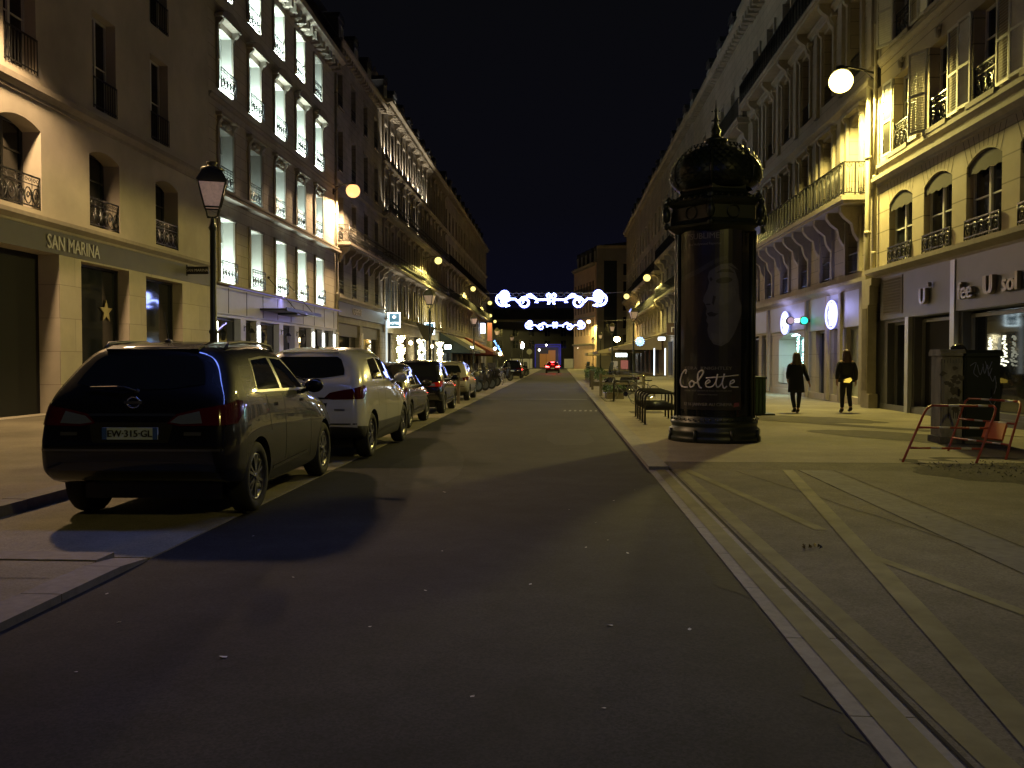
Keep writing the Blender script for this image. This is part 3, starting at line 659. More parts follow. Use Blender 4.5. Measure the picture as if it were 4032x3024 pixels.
# ===== L5 .. far left
root,t=simple_building('corner_building','unlit stone building with long balconies above the cafe awnings on the far left',LF,100.5,158,[(5.6,8.0),(9.3,12),(13.2,15.8),(17.2,19.6)],[102+3.3*k for k in range(17)],1.2,21.9,stoneD,'dg2',bands=((4.6,.35,.3),(16.7,.25,.3)),balc=(9.0,13.0),railst='bars',chims=(104,116,128,141,155),dorm=[104+5*k for k in range(11)],gops=[(102+6*k,106.4+6*k,.3,3.6,.4) for k in range(9)],rails=False)
for k in range(9):
    q=MB(); q.quad(LF.P(102+6*k,-.3,.3),LF.P(106.4+6*k,-.3,.3),LF.P(106.4+6*k,-.3,3.6),LF.P(102+6*k,-.3,3.6)); q.build('shop_window',glass,root)
f=Fr((-16.5,0),(0,1),(1,0))
simple_building('far_left_building','low dark stone building past the far left corner',f,172,212,[(4.6,6.8),(8.0,10.2),(11.3,13.5)],[175+4*k for k in range(9)],1.3,15.5,stoneD,'dg2',chims=(180,200),rails=False,sill=False)
f=Fr((-45,0),(1,0),(0,-1)); f.O=Vector((-45,215,0))
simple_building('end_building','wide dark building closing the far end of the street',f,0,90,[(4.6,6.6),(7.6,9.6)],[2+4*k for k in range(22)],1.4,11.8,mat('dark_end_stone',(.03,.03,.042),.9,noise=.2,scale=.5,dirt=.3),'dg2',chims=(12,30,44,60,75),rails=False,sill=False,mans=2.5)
# ===== R1 shuttered building
U0,U1=10.5,28.1; f=RF
root=thing('shuttered_building','warm stone building with white louvred shutters above the grey coffee shop front','building',f.P(U0,0,0)); R1=root
cw=[26.2,23.7,21.2,18.7,16.2,13.7]
ops=[(c-.86,c+.86,4.5,6.6,.17,.26) for c in cw]+[(c-.6,c+.6,7.85,10.1,.28,0) for c in cw]+[(c-.6,c+.6,11.15,13.5,.28,0) for c in cw]+[(c-.6,c+.6,14.5,16.6,.28,0) for c in cw]+[(c-.6,c+.6,17.4,19.2,.28,0) for c in cw]
m=MB(); wall(m,f,U0,U1,4.3,20,ops); body(m,f,U0,U1,20); m.build('wall',mat('gold_limestone',(.42,.36,.26),.85,noise=.12,scale=1.3,bump=.2,dirt=.2,brick=(30,.62,.02)),root)
t=MB(); cornice(t,f,U0,U1,7.05,.2,.28); cornice(t,f,U0,U1,7.42,.12,.3); cornice(t,f,U0,U1,10.75,.12,.25); cornice(t,f,U0,U1,13.95,.12,.22); cornice(t,f,U0,U1,4.12,.38,.3); cornice(t,f,U0,U1,19.4,.6,.6,.6)
for c in cw:
    fbox(t,f,c-.92,c+.92,.001,.12,4.38,4.5)
    for za in (7.85,11.15,14.5): fbox(t,f,c-.7,c+.7,.001,.14,za-.13,za); t.ball(f.P(c,.05,za+2.45),.13,8,sc=(.6,1,1.3)); t.ball(f.P(c-.12,.05,za+2.55),.08,6,sc=(.6,1,1)); t.ball(f.P(c+.12,.05,za+2.55),.08,6,sc=(.6,1,1))
    for k in range(-3,4):   # voussoir joints over the arched windows
        a=k*.17; p0=(c+.64*math.sin(a)*1.15,6.66-.06*k*k*.3); 
t.build('moulding',stoneM,root)
q=MB()
for c in cw:
    for k in range(-4,5):
        x0=c+k*.195; z0=6.66-.018*k*k; x1=c+k*.265; z1=7.02
        fbox_T=lambda a,b,d:f.P(a,d,b); q.add([f.P(x0-.014,.004,z0),f.P(x0+.014,.004,z0),f.P(x1+.014,.004,z1),f.P(x1-.014,.004,z1)],[(0,1,2,3)])
q.build('voussoir_joints',mat('joint_dark',(.09,.075,.05),.9),root)
for c in cw:
    window(root,f,c,4.5,1.70,2.05,'wg2',.17)
    va=MB(); va.prism([(c-.84,6.34),(c-.5,6.50),(c,6.57),(c+.5,6.50),(c+.84,6.34),(c+.84,6.10),(c+.6,6.14),(c+.42,6.10),(c+.2,6.15),(c,6.10),(c-.2,6.15),(c-.42,6.10),(c-.6,6.14),(c-.84,6.10)],lambda a,b,d:f.P(a,d,b),-.06,-.04); va.build('valance',mat('valance_cloth',(.045,.04,.03),.9),root)
    railing(root,f,c,.04,4.52,1.7,.5,'scroll')
    for za,zb in ((7.85,10.1),(11.15,13.5),(14.5,16.6),(17.4,19.2)):
        window(root,f,c,za,1.2,zb-za,'wg3',.28); railing(root,f,c,-.05,za,1.2,.85,'scroll')
_sh={}
def shutter(h,w=.6):
    if h in _sh: return _sh[h]
    a=MB(); a.box(0,w,-.02,.02,0,.08); a.box(0,w,-.02,.02,h-.08,h); a.box(0,.06,-.02,.02,.08,h-.08); a.box(w-.06,w,-.02,.02,.08,h-.08); a.box(.06,w-.06,-.02,.02,h*.45,h*.45+.07)
    n=int(h/.075)
    for i in range(n):
        z=.1+i*(h-.2)/n; a.add([(.05,-.02,z),(w-.05,-.02,z),(w-.05,.02,z+.045),(.05,.02,z+.045)],[(0,1,2,3)])
    _sh[h]=a.mesh('shutter',shut); return _sh[h]
rd=random.Random(4)
for c in cw:
    for za,zb in ((7.85,10.1),(11.15,13.5),(14.5,16.6),(17.4,19.2)):
        for s_ in (-1,1):
            h=round(zb-za,2); ang=rd.choice([0,0,.08,.5])*1.0
            p=Vector(f.P(c+s_*.62,.05,za))-root.location; o=link('shutter',shutter(h),root,p)
            d=f.U*s_*math.cos(ang)+f.N*math.sin(ang); o.rotation_euler=(0,0,math.atan2(d.y,d.x))
# R1 shop front
m=MB(); fbox(m,f,U0,U1-.75,.0,.13,2.8,4.12); m.build('fascia',greyfas,root)
m=MB(); wall(m,f,U0,U1,0,2.8,[(25.5,27.0,.12,2.7,.35),(22.7,25.0,.25,2.78,.5),(18.9,22.1,.35,2.78,.6),(17.3,18.6,.12,2.75,1),(13.2,17.0,.35,2.78,.6)],0,o=.03); fbox(m,f,U0,U1,.035,.07,.0,.22); m.build('shop_front',mat('charcoal_front',(.10,.10,.11),.45,noise=.1,scale=2),root)
for i,(a,b,z0) in enumerate(((25.5,27.0,.12),(22.7,25.0,.25),(18.9,22.1,.35),(17.3,18.6,.12),(13.2,17.0,.35))):
    q=MB(); fbox(q,f,a,a+.07,-.28,-.18,z0,2.7); fbox(q,f,b-.07,b,-.28,-.18,z0,2.7); fbox(q,f,a+.07,b-.07,-.28,-.18,2.63,2.72); w_=q.build('door' if i in (0,3) else 'shop_window',gframe,root)
    q=MB(); q.quad(f.P(a,-.25,z0),f.P(b,-.25,z0),f.P(b,-.25,2.75),f.P(a,-.25,2.75)); q.build('pane',glass if i!=1 else dark,w_)
for u in (25.25,22.4,18.75):
    q=MB(); fbox(q,f,u-.12,u+.12,.035,.16,.0,2.8 if u!=22.4 else 4.1); q.build('pilaster',mat('steel_pilaster',(.42,.42,.42),.35,metal=.5),root)
q=MB()
for k in range(12): z=3.0+k*.085; q.add([f.P(25.7,.15,z),f.P(27.0,.15,z),f.P(27.0,.19,z+.05),f.P(25.7,.19,z+.05)],[(0,1,2,3)])
fbox(q,f,25.62,27.08,.131,.15,2.94,4.06); q.build('vent_grille',mat('brown_grille',(.13,.11,.09),.6),root)
q=MB()
add_text(q,'U',.62,.05,lambda a,b,d:f.P(24.0-a,.2+d,3.28+b),bold=.03); add_text(q,'+',.25,.04,lambda a,b,d:f.P(23.65-a,.2+d,3.58+b),bold=.01)
add_text(q,'fee',.60,.05,lambda a,b,d:f.P(21.55-a,.2+d,3.25+b),bold=.02); add_text(q,'U',.62,.05,lambda a,b,d:f.P(20.42-a,.2+d,3.28+b),bold=.04); add_text(q,'sol',.58,.05,lambda a,b,d:f.P(19.45-a,.2+d,3.27+b),bold=.02)
q.build('shop_lettering',signg,root)
for (u,z,w,h,s) in ((21.05,1.5,.07,.6,1),(20.4,1.42,.15,.70,2)):   # lit window trees inside the shop
    rd=random.Random(s); q=MB()
    for k in range(60):
        t=rd.random(); x=u+(rd.uniform(-1,1))*w*(1-t*.85); zz=z+t*h; y=-.14+rd.uniform(-.03,.03); e_=.016; q.box(x-e_,x+e_,y-e_,y+e_,zz-e_,zz+e_,T=f.P)
    tag(q.build('window_light_tree',emis('pale_fairy',(1,1,.75),1.6)),['narrow string of pale fairy lights behind the coffee shop glass','cone of pale fairy lights behind the coffee shop glass'][s-1],'christmas lights','fairy light trees in the coffee shop window')
mansard(root,f,U0,U1,20.1,2.6,chims=(27.3,))
pipe(f,28.35,.2,.3,10.6,'thick pale drain pipe beside the white shutters under the brightest lamp',.085); pipe(f,27.95,.14,4.4,19.3,'thinner pale drain pipe between the two warm stone buildings',.055)
q=MB()
for z0,z1,w in ((.05,.5,.62),(.5,3.3,.46),(3.3,3.9,.6),(3.9,4.12,.75)): fbox(q,f,28.1-w,28.1+w*.1,.14,.14+.28,z0,z1)
for k in range(4): fbox(q,f,27.70+k*.1,27.74+k*.1,.42,.45,.6,3.2)
tag(q.build('stone_pilaster',stoneM),'carved stone pilaster between the charcoal shop front and the white neon shop','pilaster')
# ===== R2 ornate balcony building
U0,U1=28.2,46.4; cols=[30.2+2.95*k for k in range(6)]
root=thing('ornate_building','ornate stone building with a long railed stone balcony above the neon signs','building',f.P(U0,0,0)); R2=root
rows=[(4.55,6.4),(7.15,9.9),(11.3,14.0),(15.2,17.6)]
ops=[(c-.6,c+.6,a,b,.3,(.6 if i==1 and j==0 else 0)) for i,(a,b) in enumerate(rows) for j,c in enumerate(cols)]
m=MB(); wall(m,f,U0,U1,4.05,20,ops); body(m,f,U0,U1,20); m.build('wall',stone,root)
t=MB(); cornice(t,f,U0,U1,10.1,.3,.4); cornice(t,f,U0,U1,3.95,.3,.32); cornice(t,f,U0,U1,14.3,.2,.3); cornice(t,f,U0,U1,19.3,.8,.7,.6)
for i,(a,b) in enumerate(rows):
    for j,c in enumerate(cols):
        for s_ in (-1,1): fbox(t,f,c+s_*.72-.09,c+s_*.72+.09,.001,.1,a,b)
        if i in (1,2):
            fbox(t,f,c-.95,c+.95,.0,.22,b+.12,b+.24)
            for s_ in (-1,1): bracket(t,f,c+s_*.75,.16,.2,b+.12,.4)
for j in range(7):
    u=28.6+2.95*j
    for a,b in ((7.1,10.1),(11.0,14.2)): fbox(t,f,u-.2,u+.2,.001,.13,a,b) if u<U1-.3 else None
t.build('moulding',stoneM,root)
for i,(a,b) in enumerate(rows):
    for j,c in enumerate(cols): window(root,f,c,a,1.2,b-a,'gg2' if i else 'wc2' if j==1 else 'dg2',.3); (railing(root,f,c,-.03,a,1.2,.7,'bars') if i!=1 else None)
balcony(root,f,28.9,46.0,.85,7.0,'panel',[29.6+k*1.475*1 for k in range(11)],stoneM,h=1.1,bh=1.15)
balcony(root,f,28.9,46.0,.75,14.9,'panel',[29.6+k*2.95 for k in range(6)],stoneM,h=1.05)
mansard(root,f,U0,U1,20.1,2.8,chims=(45,))
# R2 shop front: white neon shop
m=MB(); fbox(m,f,U0+.6,35.0,.0,.1,2.72,3.95); fbox(m,f,35.6,41.4,.0,.1,2.85,3.95); fbox(m,f,42,46.3,.0,.1,2.9,3.95); m.build('fascia',panelm,root)
m=MB(); wall(m,f,U0,U1,0,3.95,[(29.0,30.9,.3,2.7,.3),(31.3,32.3,.12,2.7,.25),(32.9,34.5,.12,2.7,.6),(36.2,40.2,.55,2.75,.9,.25),(42.3,43.6,.12,2.8,.3),(44.2,45.9,.12,2.8,.3)],0); fbox(m,f,U0,U1,.001,.06,0,.3); m.build('shop_front',stoneS,root)
for i,(a,b,z0) in enumerate(((29.0,30.9,.3),(31.3,32.3,.12),(32.9,34.5,.12),(42.3,43.6,.12),(44.2,45.9,.12))):
    q=MB(); fbox(q,f,a,a+.06,-.24,-.14,z0,2.7); fbox(q,f,b-.06,b,-.24,-.14,z0,2.7); fbox(q,f,a+.06,b-.06,-.24,-.14,2.62,2.7); w_=q.build('door' if i in (1,2) else 'shop_window',gframe,root)
    q=MB(); q.quad(f.P(a,-.21,z0),f.P(b,-.21,z0),f.P(b,-.21,2.7),f.P(a,-.21,2.7)); q.build('pane',curtain if i==0 else glass,w_)
for u in (28.95,31.1,32.6,35.3,41.7):
    q=MB(); fbox(q,f,u-.13,u+.13,.1,.2,.1,3.95); q.build('pilaster',stoneM,root)
# lit display window
q=MB(); q.quad(f.P(36.2,-.9,.5),f.P(40.2,-.9,.5),f.P(40.2,-.9,2.8),f.P(36.2,-.9,2.8)); fbox(q,f,36.2,40.2,-.9,0,.50,.549); q.build('display_back',mat('pale_teal_wall',(.42,.60,.60),.7),root)
q=MB(); fbox(q,f,37.6,40.1,-.6,-.2,.55,1.25); q.build('display_plinth',mat('white_gloss',(.7,.75,.75),.3),root)
q=MB(); fbox(q,f,36.5,39.9,-.5,-.35,2.66,2.72); q.build('display_lamp',emis('cool_tube',(.6,.95,1),14),root)
L=lamp('display_light','AREA',f.P(38.2,-.42,2.62),120,(.6,.96,1),3.2,parent=root,size_y=.15); aim(L,(.15,0,-1)); L.rotation_euler.rotate_axis('Z',R(90))
q=MB(); rd=random.Random(8)
for k in range(130):
    x=rd.choice([37.6,36.75])+rd.uniform(-.22,.22)*(1 if k%3 else .5); z=rd.uniform(1.15,2.6); e_=.016; q.box(x-e_,x+e_,-.16-e_,-.16+e_,z-e_,z+e_,T=f.P)
tag(q.build('display_fairy_lights',emis('ice_bulbs',(.5,1,.9),8)),'hanging ice-blue fairy lights inside the bright display window','christmas lights')
vc=(.42,.42,1)
for i,(u,z,r) in enumerate(((31.85,3.22,.5),(38.3,3.2,.48))):
    s=thing('neon_sign',['round white and violet neon disc sign nearest the drain pipe','round white and violet neon disc sign over the bright display window'][i],'sign',f.P(u,.1,z),0,'round neon signs on the white fascia')
    ring=[f.P(u+r*1.25*math.cos(t),.24,z+r*math.sin(t)) for t in [2*PI*k/28 for k in range(28)]]
    q=MB(); q.tube(ring,.035,6,closed=True); q.build('neon_ring',emis('neon_violet',(.40,.42,1),3),s)
    q=MB(); q.prism([(u+r*1.2*math.cos(t),z+r*.97*math.sin(t)) for t in [2*PI*k/28 for k in range(28)]],lambda a,b,d:f.P(a,d,b),.12,.2); q.build('disc',mat('violet_disc',(.3,.3,.5),.4,em=(.3,.3,1),es=.25),s)
    q=MB()
    for k in range(-2,3):
        for j in (-1,0,1):
            if (k+j)%2==0 or j==0: q.tube([f.P(u-.1+k*.13-.09*math.cos(t),.25,z+j*.25+.13*math.sin(t)) for t in [2*PI*h/8 for h in range(8)]],.032,5,closed=True)
    q.build('neon_script',emis('neon_white',(.80,.86,1),2.2),s)
    lamp('neon_glow','POINT',f.P(u,.75,z+.25),60,vc,.3,parent=s)
s=thing('pharmacy_style_sign','blade sign of a pink disc and a green disc joined by a white bar','sign',f.P(35.0,.1,3.2))
q=MB(); q.box(9.15,10.0,34.98,35.02,3.08,3.2); q.build('arm',iron,s)
for x,r,mm,rr in ((9.22,.13,emis('pink_disc',(.75,.45,.7),.55),0),(9.75,.14,emis('green_disc',(.02,.85,.5),2.2),0)):
    q=MB(); q.cyl((x,34.90,3.15),(x,35.06,3.15),r+.035,n=20); dd=q.build('disc_housing',iron,s); q=MB(); q.cyl((x,34.87,3.15),(x,34.899,3.15),r,n=20); q.build('disc_face',mm,dd)
q=MB(); q.box(9.36,9.6,34.93,34.97,3.08,3.22); q.build('white_bar',emis('white_bar',(1,.95,1),2.5),s)
lamp('green_glow','POINT',(9.5,34.5,3.1),2.0,(.1,1,.6),.1,parent=s)
# ===== R3..R6
for nm,lb,u0,u1,xf,bal,seed in (('stone_building','dim stone building hidden mostly by the advertising column',46.4,66.0,10.1,(7.0,14.5),1),('stone_building','dim stone building with long railings just left of the advertising column',66.0,86.6,10.1,(7.6,11.4),2),('stone_building','yellow lit stone building beside the second right wall lamp',86.6,113.7,10.1,(7.2,10.6),3),('stone_building','grey stone building with awning at the far right terrace',113.7,131,10.1,(10.4,),4)):
    ff=Fr((xf,0),(0,1),(-1,0)); n=int((u1-u0)/3.1); cols=[u0+(i+.5)*(u1-u0)/n for i in range(n)]
    rr=[(4.7,6.6),(bal[0]+.1,bal[0]+2.6),(11.5,13.8),(14.8,17.2)]
    g_=[(u0+1+5*k,u0+4.6+5*k,.2,3.3,.4) for k in range(int((u1-u0-1)/5))]
    root,t=simple_building(nm,lb,ff,u0,u1,rr,cols,1.15,19.8+seed*.25,stone if seed!=2 else stoneD,'dg2',bands=((3.95,.3,.3),),balc=bal,railst='bars',chims=(u0+4,u1-2),dorm=[u0+3+4*k for k in range(int((u1-u0-2)/4))],gops=g_,rails=False)
    for (a,b,z0,z1,d) in g_:
        q=MB(); q.quad(ff.P(a,-.3,z0),ff.P(b,-.3,z0),ff.P(b,-.3,z1),ff.P(a,-.3,z1)); w_=q.build('shop_window',glass,root)
        q=MB(); fbox(q,ff,a,a+.1,-.25,.02,z0,z1); fbox(q,ff,(a+b)/2-.06,(a+b)/2+.06,-.25,-.12,z0,z1); fbox(q,ff,b-.1,b,-.25,.02,z0,z1); q.build('window_frame',gframe,w_)
# slanted orange corner building
a=Vector((2.7,163,0)); b=Vector((6.1,148,0)); d=(b-a); Lw=d.length; d.normalize(); nrm=Vector((d.y,-d.x,0))
if nrm.y>0: nrm=-nrm
f=Fr((a.x,a.y),(d.x,d.y),(nrm.x,nrm.y))
simple_building('corner_building','tan corner building angled towards the street with narrow windows glowing under an orange lamp',f,0,Lw,[(6.0,8.8),(10,12.8),(13.6,15.4)],[1.3+2.1*k for k in range(7)],.8,18.4,mat('tan_render',(.60,.40,.28),.85,noise=.1,scale=1,dirt=.1),'dg2',bands=((4.2,.35,.4),(9.1,.12,.2)),balc=(13.4,),dorm=[2+3*k for k in range(5)],rails=False,sill=False,mans=3,cor=.5,dp=.07)
f=Fr((6.3,146.5),(1,0),(0,-1))
simple_building('modern_building','pale modern block with a dark glazed strip beside the tan corner building',f,0,8.5,[(4+3*k,6+3*k) for k in range(5)],[5.2,7.2],1.5,21,mat('grey_render',(.22,.21,.22),.8,noise=.1,scale=1,dirt=.2),'dg',gops=[(1.2,3.4,3.5,18.5,.3,0)],rails=False,mans=0,cor=.2,dent=0)
q=MB(); q.box(7.5,9.7,146.7,146.78,3.5,18.5); q.box(7.5,7.58,146.4,146.7,3.5,18.5); q.box(8.56,8.64,146.4,146.7,3.5,18.5)
tag(q.build('glazed_strip',mat('dark_blue_glass',(.02,.03,.05),.08)),'tall dark glass strip set into the pale modern block','window')
# ---------------------------------------------------------------- wall lamps
def wall_lamp(f,u,z,lab,col,st,arm=1.3,r=.36,grp='wall mounted street lamps',glow=1.9,cone=168):
    t=thing('wall_lamp',lab,'street lamp',f.P(u,0,z),0,grp); sg=f.N.x
    q=MB(); q.box(0,.06*sg,-.12,.12,-.25,.35); q.tube([(0,0,.15),(.5*arm*sg,0,.33),(arm*.8*sg,0,.40),(arm*sg,0,.40)],.035,6); q.tube([(0,0,-.15),(.4*arm*sg,0,.27)],.02,5); q.build('bracket',iron,t,(0,0,0))
    q=MB(); q.lathe([(0,.47),(.10,.45),(.18,.36),(.24,.28)],20,(arm*sg,0,0)); q.build('hood',iron,t,(0,0,0))
    q=MB(); q.ball((arm*sg,0,-.04),r,20,sc=(1,1,.96)); q.build('globe',emis('lamp_%g_%g'%(col[1],glow),(1,.50,.17) if col==OR else (1,.80,.22),glow),t,(0,0,0))
    L=lamp('lamp_light','SPOT',(0,0,0),st*6,col,.35,spot=R(cone),blend=.06 if cone>150 else .35); L.parent=t; L.location=(arm*sg,0,-.04-r-.2)
    return t
OR=(1,.66,.34); YE=(1,.81,.22)
K=.9
wall_lamp(LF,18,11.7,'orange wall lamp high on the beige building above the dark doorway',OR,900*K,glow=1.5,cone=128)
wall_lamp(LF,50.8,11.7,'large orange wall lamp at the edge of the glowing pale building',OR,950*K,1.2,r=.42)
wall_lamp(LF,84.0,11.4,'yellow wall lamp halfway along the long hotel building',YE,600*K,1.6)
wall_lamp(LF,122,11.8,'yellow wall lamp on the unlit left building past the second lamp post',YE,600*K,1.2)
wall_lamp(LF,149,11.6,'yellow wall lamp near the far end of the unlit left building',YE,600*K,1.4)
f2=Fr((-16.5,0),(0,1),(1,0))
wall_lamp(f2,187,11.4,'small yellow wall lamp beyond the far left corner, nearer the street',YE,600*K,1.4); wall_lamp(f2,206,11.0,'smallest yellow wall lamp at the very end on the left',YE,600*K,1.0)
wall_lamp(RF,-3,10.4,'yellow wall lamp on the right side behind the photographer',YE,230*K,1.2)
wall_lamp(RF,28.0,10.45,'biggest brightest yellow wall lamp above the drain pipe on the right',YE,1080*K,1.2,r=.37,glow=9)
wall_lamp(RF,57.5,10.3,'yellow wall lamp on the right hidden behind the advertising column',YE,800*K,1.2)
wall_lamp(RF,87,9.9,'yellow wall lamp at the yellow lit building right of the second lamp post',YE,800*K,1.35)
wall_lamp(RF,112,9.9,'yellow wall lamp above the far right terrace',YE,800*K,1.45)
t=thing('wall_lamp','orange wall lamp washing the tan corner building at the street end','street lamp',(5.55,147.0,8.2),0,'wall mounted street lamps')
q=MB(); q.box(.15,.25,-.1,.1,-.2,.4); q.tube([(.2,0,.1),(-.3,0,.5),(-.6,0,.4)],.035,6); q.lathe([(0,.42),(.2,.32),(.3,.16)],16,(-.6,0,0)); q.build('bracket',iron,t,(0,0,0))
q=MB(); q.ball((-.6,0,0),.36,16); q.build('globe',emis('lamp_o2',OR,6),t,(0,0,0)); L=lamp('lamp_light','SPOT',(0,0,0),5200,YE,.2,spot=R(176),blend=.2); L.parent=t; L.location=(-.7,-.3,-.45)
# building behind the photographer that carries the lamp (continues the right row)
# ---------------------------------------------------------------- lamp posts
def lamp_post():
    t=thing('lamp_post','x','street lamp',(0,0,0))
    q=MB(); q.lathe([(.20,0),(.20,.08),(.16,.12),(.15,.5),(.17,.55),(.12,.62),(.085,.9),(.10,.95),(.07,1.0),(.065,1.9),(.085,1.95),(.06,2.0),(.05,3.75),(.075,3.80),(.05,3.88),(.03,4.0)],14)
    for k in range(8): a=k*PI/4; q.tube([(.14*math.cos(a),.14*math.sin(a),.12),(.165*math.cos(a),.165*math.sin(a),.5)],.015,4)
    q.build('post',dgreen,t,(0,0,0))
    q=MB()
    w0,w1=.13,.235
    for sx,sy in ((1,1),(1,-1),(-1,-1),(-1,1)):
        q.tube([(0,0,3.98),(.09*sx,.09*sy,4.0),(.10*sx,.10*sy,4.08),(w0*sx,w0*sy,4.16)],.014,5)
        q.cyl((w0*sx,w0*sy,4.16),(w1*sx,w1*sy,4.60),.016,n=5)
    for z,w in ((4.16,w0),(4.60,w1)):
        for sx,sy,ex,ey in ((1,1,1,-1),(1,-1,-1,-1),(-1,-1,-1,1),(-1,1,1,1)): q.cyl((w*sx,w*sy,z),(w*ex,w*ey,z),.018,n=5)
    q.build('lantern_frame',dgreen,t,(0,0,0))
    q=MB(); g0,g1=w0-.012,w1-.012
    c0=[(g0,g0),(g0,-g0),(-g0,-g0),(-g0,g0)]; c1=[(g1,g1),(g1,-g1),(-g1,-g1),(-g1,g1)]
    for i in range(4):
        j=(i+1)%4; q.quad((*c0[i],4.17),(*c0[j],4.17),(*c1[j],4.59),(*c1[i],4.59))
    q.poly([(*c,4.17) for c in c0]); q.build('lantern_glass',mat('frosted_glass',(.75,.62,.56),.6,noise=.3,scale=14,em=(1,.62,.5),es=.10),t,(0,0,0))
    q=MB(); q.lathe([(.37,4.60),(.36,4.63),(.22,4.82),(.19,4.83)],4,a0=PI/4,a1=PI/4+2*PI,sm=False); q.lathe([(.20,4.83),(.20,4.86),(.10,4.89),(.07,4.92),(.09,4.94),(.10,4.97),(.0,4.98)],10); 
    q.poly([(.37*math.cos(PI/4+k*PI/2),.37*math.sin(PI/4+k*PI/2),4.60) for k in range(4)])
    q.build('lantern_roof',mat('lantern_roof_mat',(.13,.12,.07),.3,metal=.3,noise=.2,scale=5),t,(0,0,0))
    return t
lp=lamp_post(); G='traditional lantern posts lining the street'
LPs=[(-6.2,15.1,.12,'tall lantern post nearest the camera in front of the beige building'),(-6.3,41.5,.12,'lantern post in front of the dark swagged hotel canopy'),(-6.45,64.5,.12,'third lantern post on the left beside the first cafe awning'),(-6.7,92,.12,'fourth lantern post on the left near the red awning'),(-6.5,117,.12,'fifth lantern post on the left, small in the distance'),(-6.6,145,.12,'farthest tiny lantern post on the left'),
 (4.7,55,.05,'largest lantern post right of the street, just left of the advertising column'),(4.8,78.8,.05,'second lantern post on the right in front of the terrace'),(4.95,104.5,.05,'third lantern post on the right below the tan building'),(4.9,126,.05,'farthest lantern post on the right')]
for i,(x,y,z,lb) in enumerate(LPs):
    if i==0: lp.location=(x,y,z); lp['label']=lb; lp['group']=G; lp.rotation_euler=(0,0,.35)
    else: dup(lp,(x,y,z),random.Random(i).uniform(-.3,.3),lb,G)
# ---------------------------------------------------------------- garlands
def spiral(cx,cz,r0,r1,a0,turns,n=22,hand=1):
    return [(cx+(r0+(r1-r0)*i/n)*math.cos(a0+hand*turns*2*PI*i/n),cz+(r0+(r1-r0)*i/n)*math.sin(a0+hand*turns*2*PI*i/n)) for i in range(n+1)]
def garland(Y,z,lab,es,off=-.6):
    t=thing('christmas_garland',lab,'christmas lights',(off,Y,z),0,'scrolling light garlands hung across the street')
    q=MB(); bo=MB()
    for s in (-1,1):
        def tb(pts,r=.06):
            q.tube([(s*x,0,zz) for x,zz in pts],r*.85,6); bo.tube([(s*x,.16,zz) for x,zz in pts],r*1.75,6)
        tb([(.05,-.25),(.35,-.10),(.9,-.12),(1.3,.05),(1.7,.12),(2.1,.05),(2.3,-.2)],.07)
        tb(spiral(2.0-.1,-.28,.42,.12,.5,-1.15),.075)
        tb(spiral(.22,.16,.06,.22,-1.2,.95),.06); tb([(.05,-.05),(.06,.2),(.2,.36)],.05)
        tb([(2.35,-.3),(2.6,-.05),(2.95,-.05),(3.3,-.25),(3.6,-.3)],.08)
        tb(spiral(3.55,-.05,.50,.18,-2.2,1.2),.075); tb(spiral(3.35,.22,.33,.08,0,1.6),.085)
        tb([(1.0,-.12),(1.15,-.3),(.95,-.28)],.06); tb([(.15,-.2),(.25,-.42),(.1,-.38)],.05); tb([(3.2,-.4),(3.3,-.6),(3.0,-.5)],.06); tb([(1.2,.05),(1.5,.28),(1.75,.2)],.08)
        for k in range(16):
            a=k*.42; q.tube([(s*(3.4+.12*math.cos(a)),0,.12+.12*math.sin(a)),(s*(3.4+.42*math.cos(a)),.05,.12+.40*math.sin(a))],.022,4)
    q.build('lit_scrolls',emis('garland_%g'%es,(.28,.36,1) if es<25 else (.17,.27,1),es),t,(0,0,0)); bo.build('blue_halo_tubes',emis('garland_halo',(.07,.09,1),.45),t,(0,0,0))  # thick dim-blue tubes behind the scrolls stand in for their glare halo
    q=MB(); q.cyl((-13+.6,0,.55),(-4,0,.35),.012,n=4); q.cyl((4,0,.35),(10.6,0,.7),.012,n=4); q.cyl((-4,0,.35),(4,0,.35),.014,n=4)
    for k in range(14): 
        x=-3+k*.46; q.tube([(x+.2*math.cos(a),.03,.28+.16*math.sin(a)) for a in [2*PI*j/8 for j in range(8)]],.012,4,closed=True)
    q.build('cable_frame',mat('grey_cable',(.08,.08,.09),.6),t,(0,0,0))
    return t
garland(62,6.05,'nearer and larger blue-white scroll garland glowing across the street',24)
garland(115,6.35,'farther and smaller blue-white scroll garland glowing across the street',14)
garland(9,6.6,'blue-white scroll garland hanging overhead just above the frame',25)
# ---------------------------------------------------------------- advertising column
KX,KY,KZ=2.93,16.45,.05
t=thing('advertising_column','dark green domed advertising column carrying a dark film poster with a face','advertising column',(KX,KY,KZ)); K0=t
q=MB(); q.lathe([(.0,0),(.86,0),(.86,.10),(.83,.14),(.85,.18),(.84,.26),(.79,.32),(.79,.36),(.81,.40),(.80,.45),(.77,.48),(.77,.52),(.74,.56)],48)
for k in range(48): a=2*PI*k/48; q.ball((.80*math.cos(a),.80*math.sin(a),.50),.022,5)
for k in range(8): a=2*PI*k/8+.2; q.tube([(.86*math.cos(a),.86*math.sin(a),.02),(.85*math.cos(a),.85*math.sin(a),.28)],.03,6)
q.build('base',dgreen,t,(0,0,0))
q=MB(); q.lathe([(.715,.5),(.715,4.08)],64)
pillar=mat('column_glass',(.006,.008,.009),.10,spec=.8); q.build('drum',pillar,t,(0,0,0))
q=MB()
for a in (math.atan2(-KY,-KX)-1.22,math.atan2(-KY,-KX)+1.22,R(90)): 
    for da in (-.10,.10): q.tube([(.735*math.cos(a+da),.735*math.sin(a+da),z) for z in (.5,4.08)],.03,6)
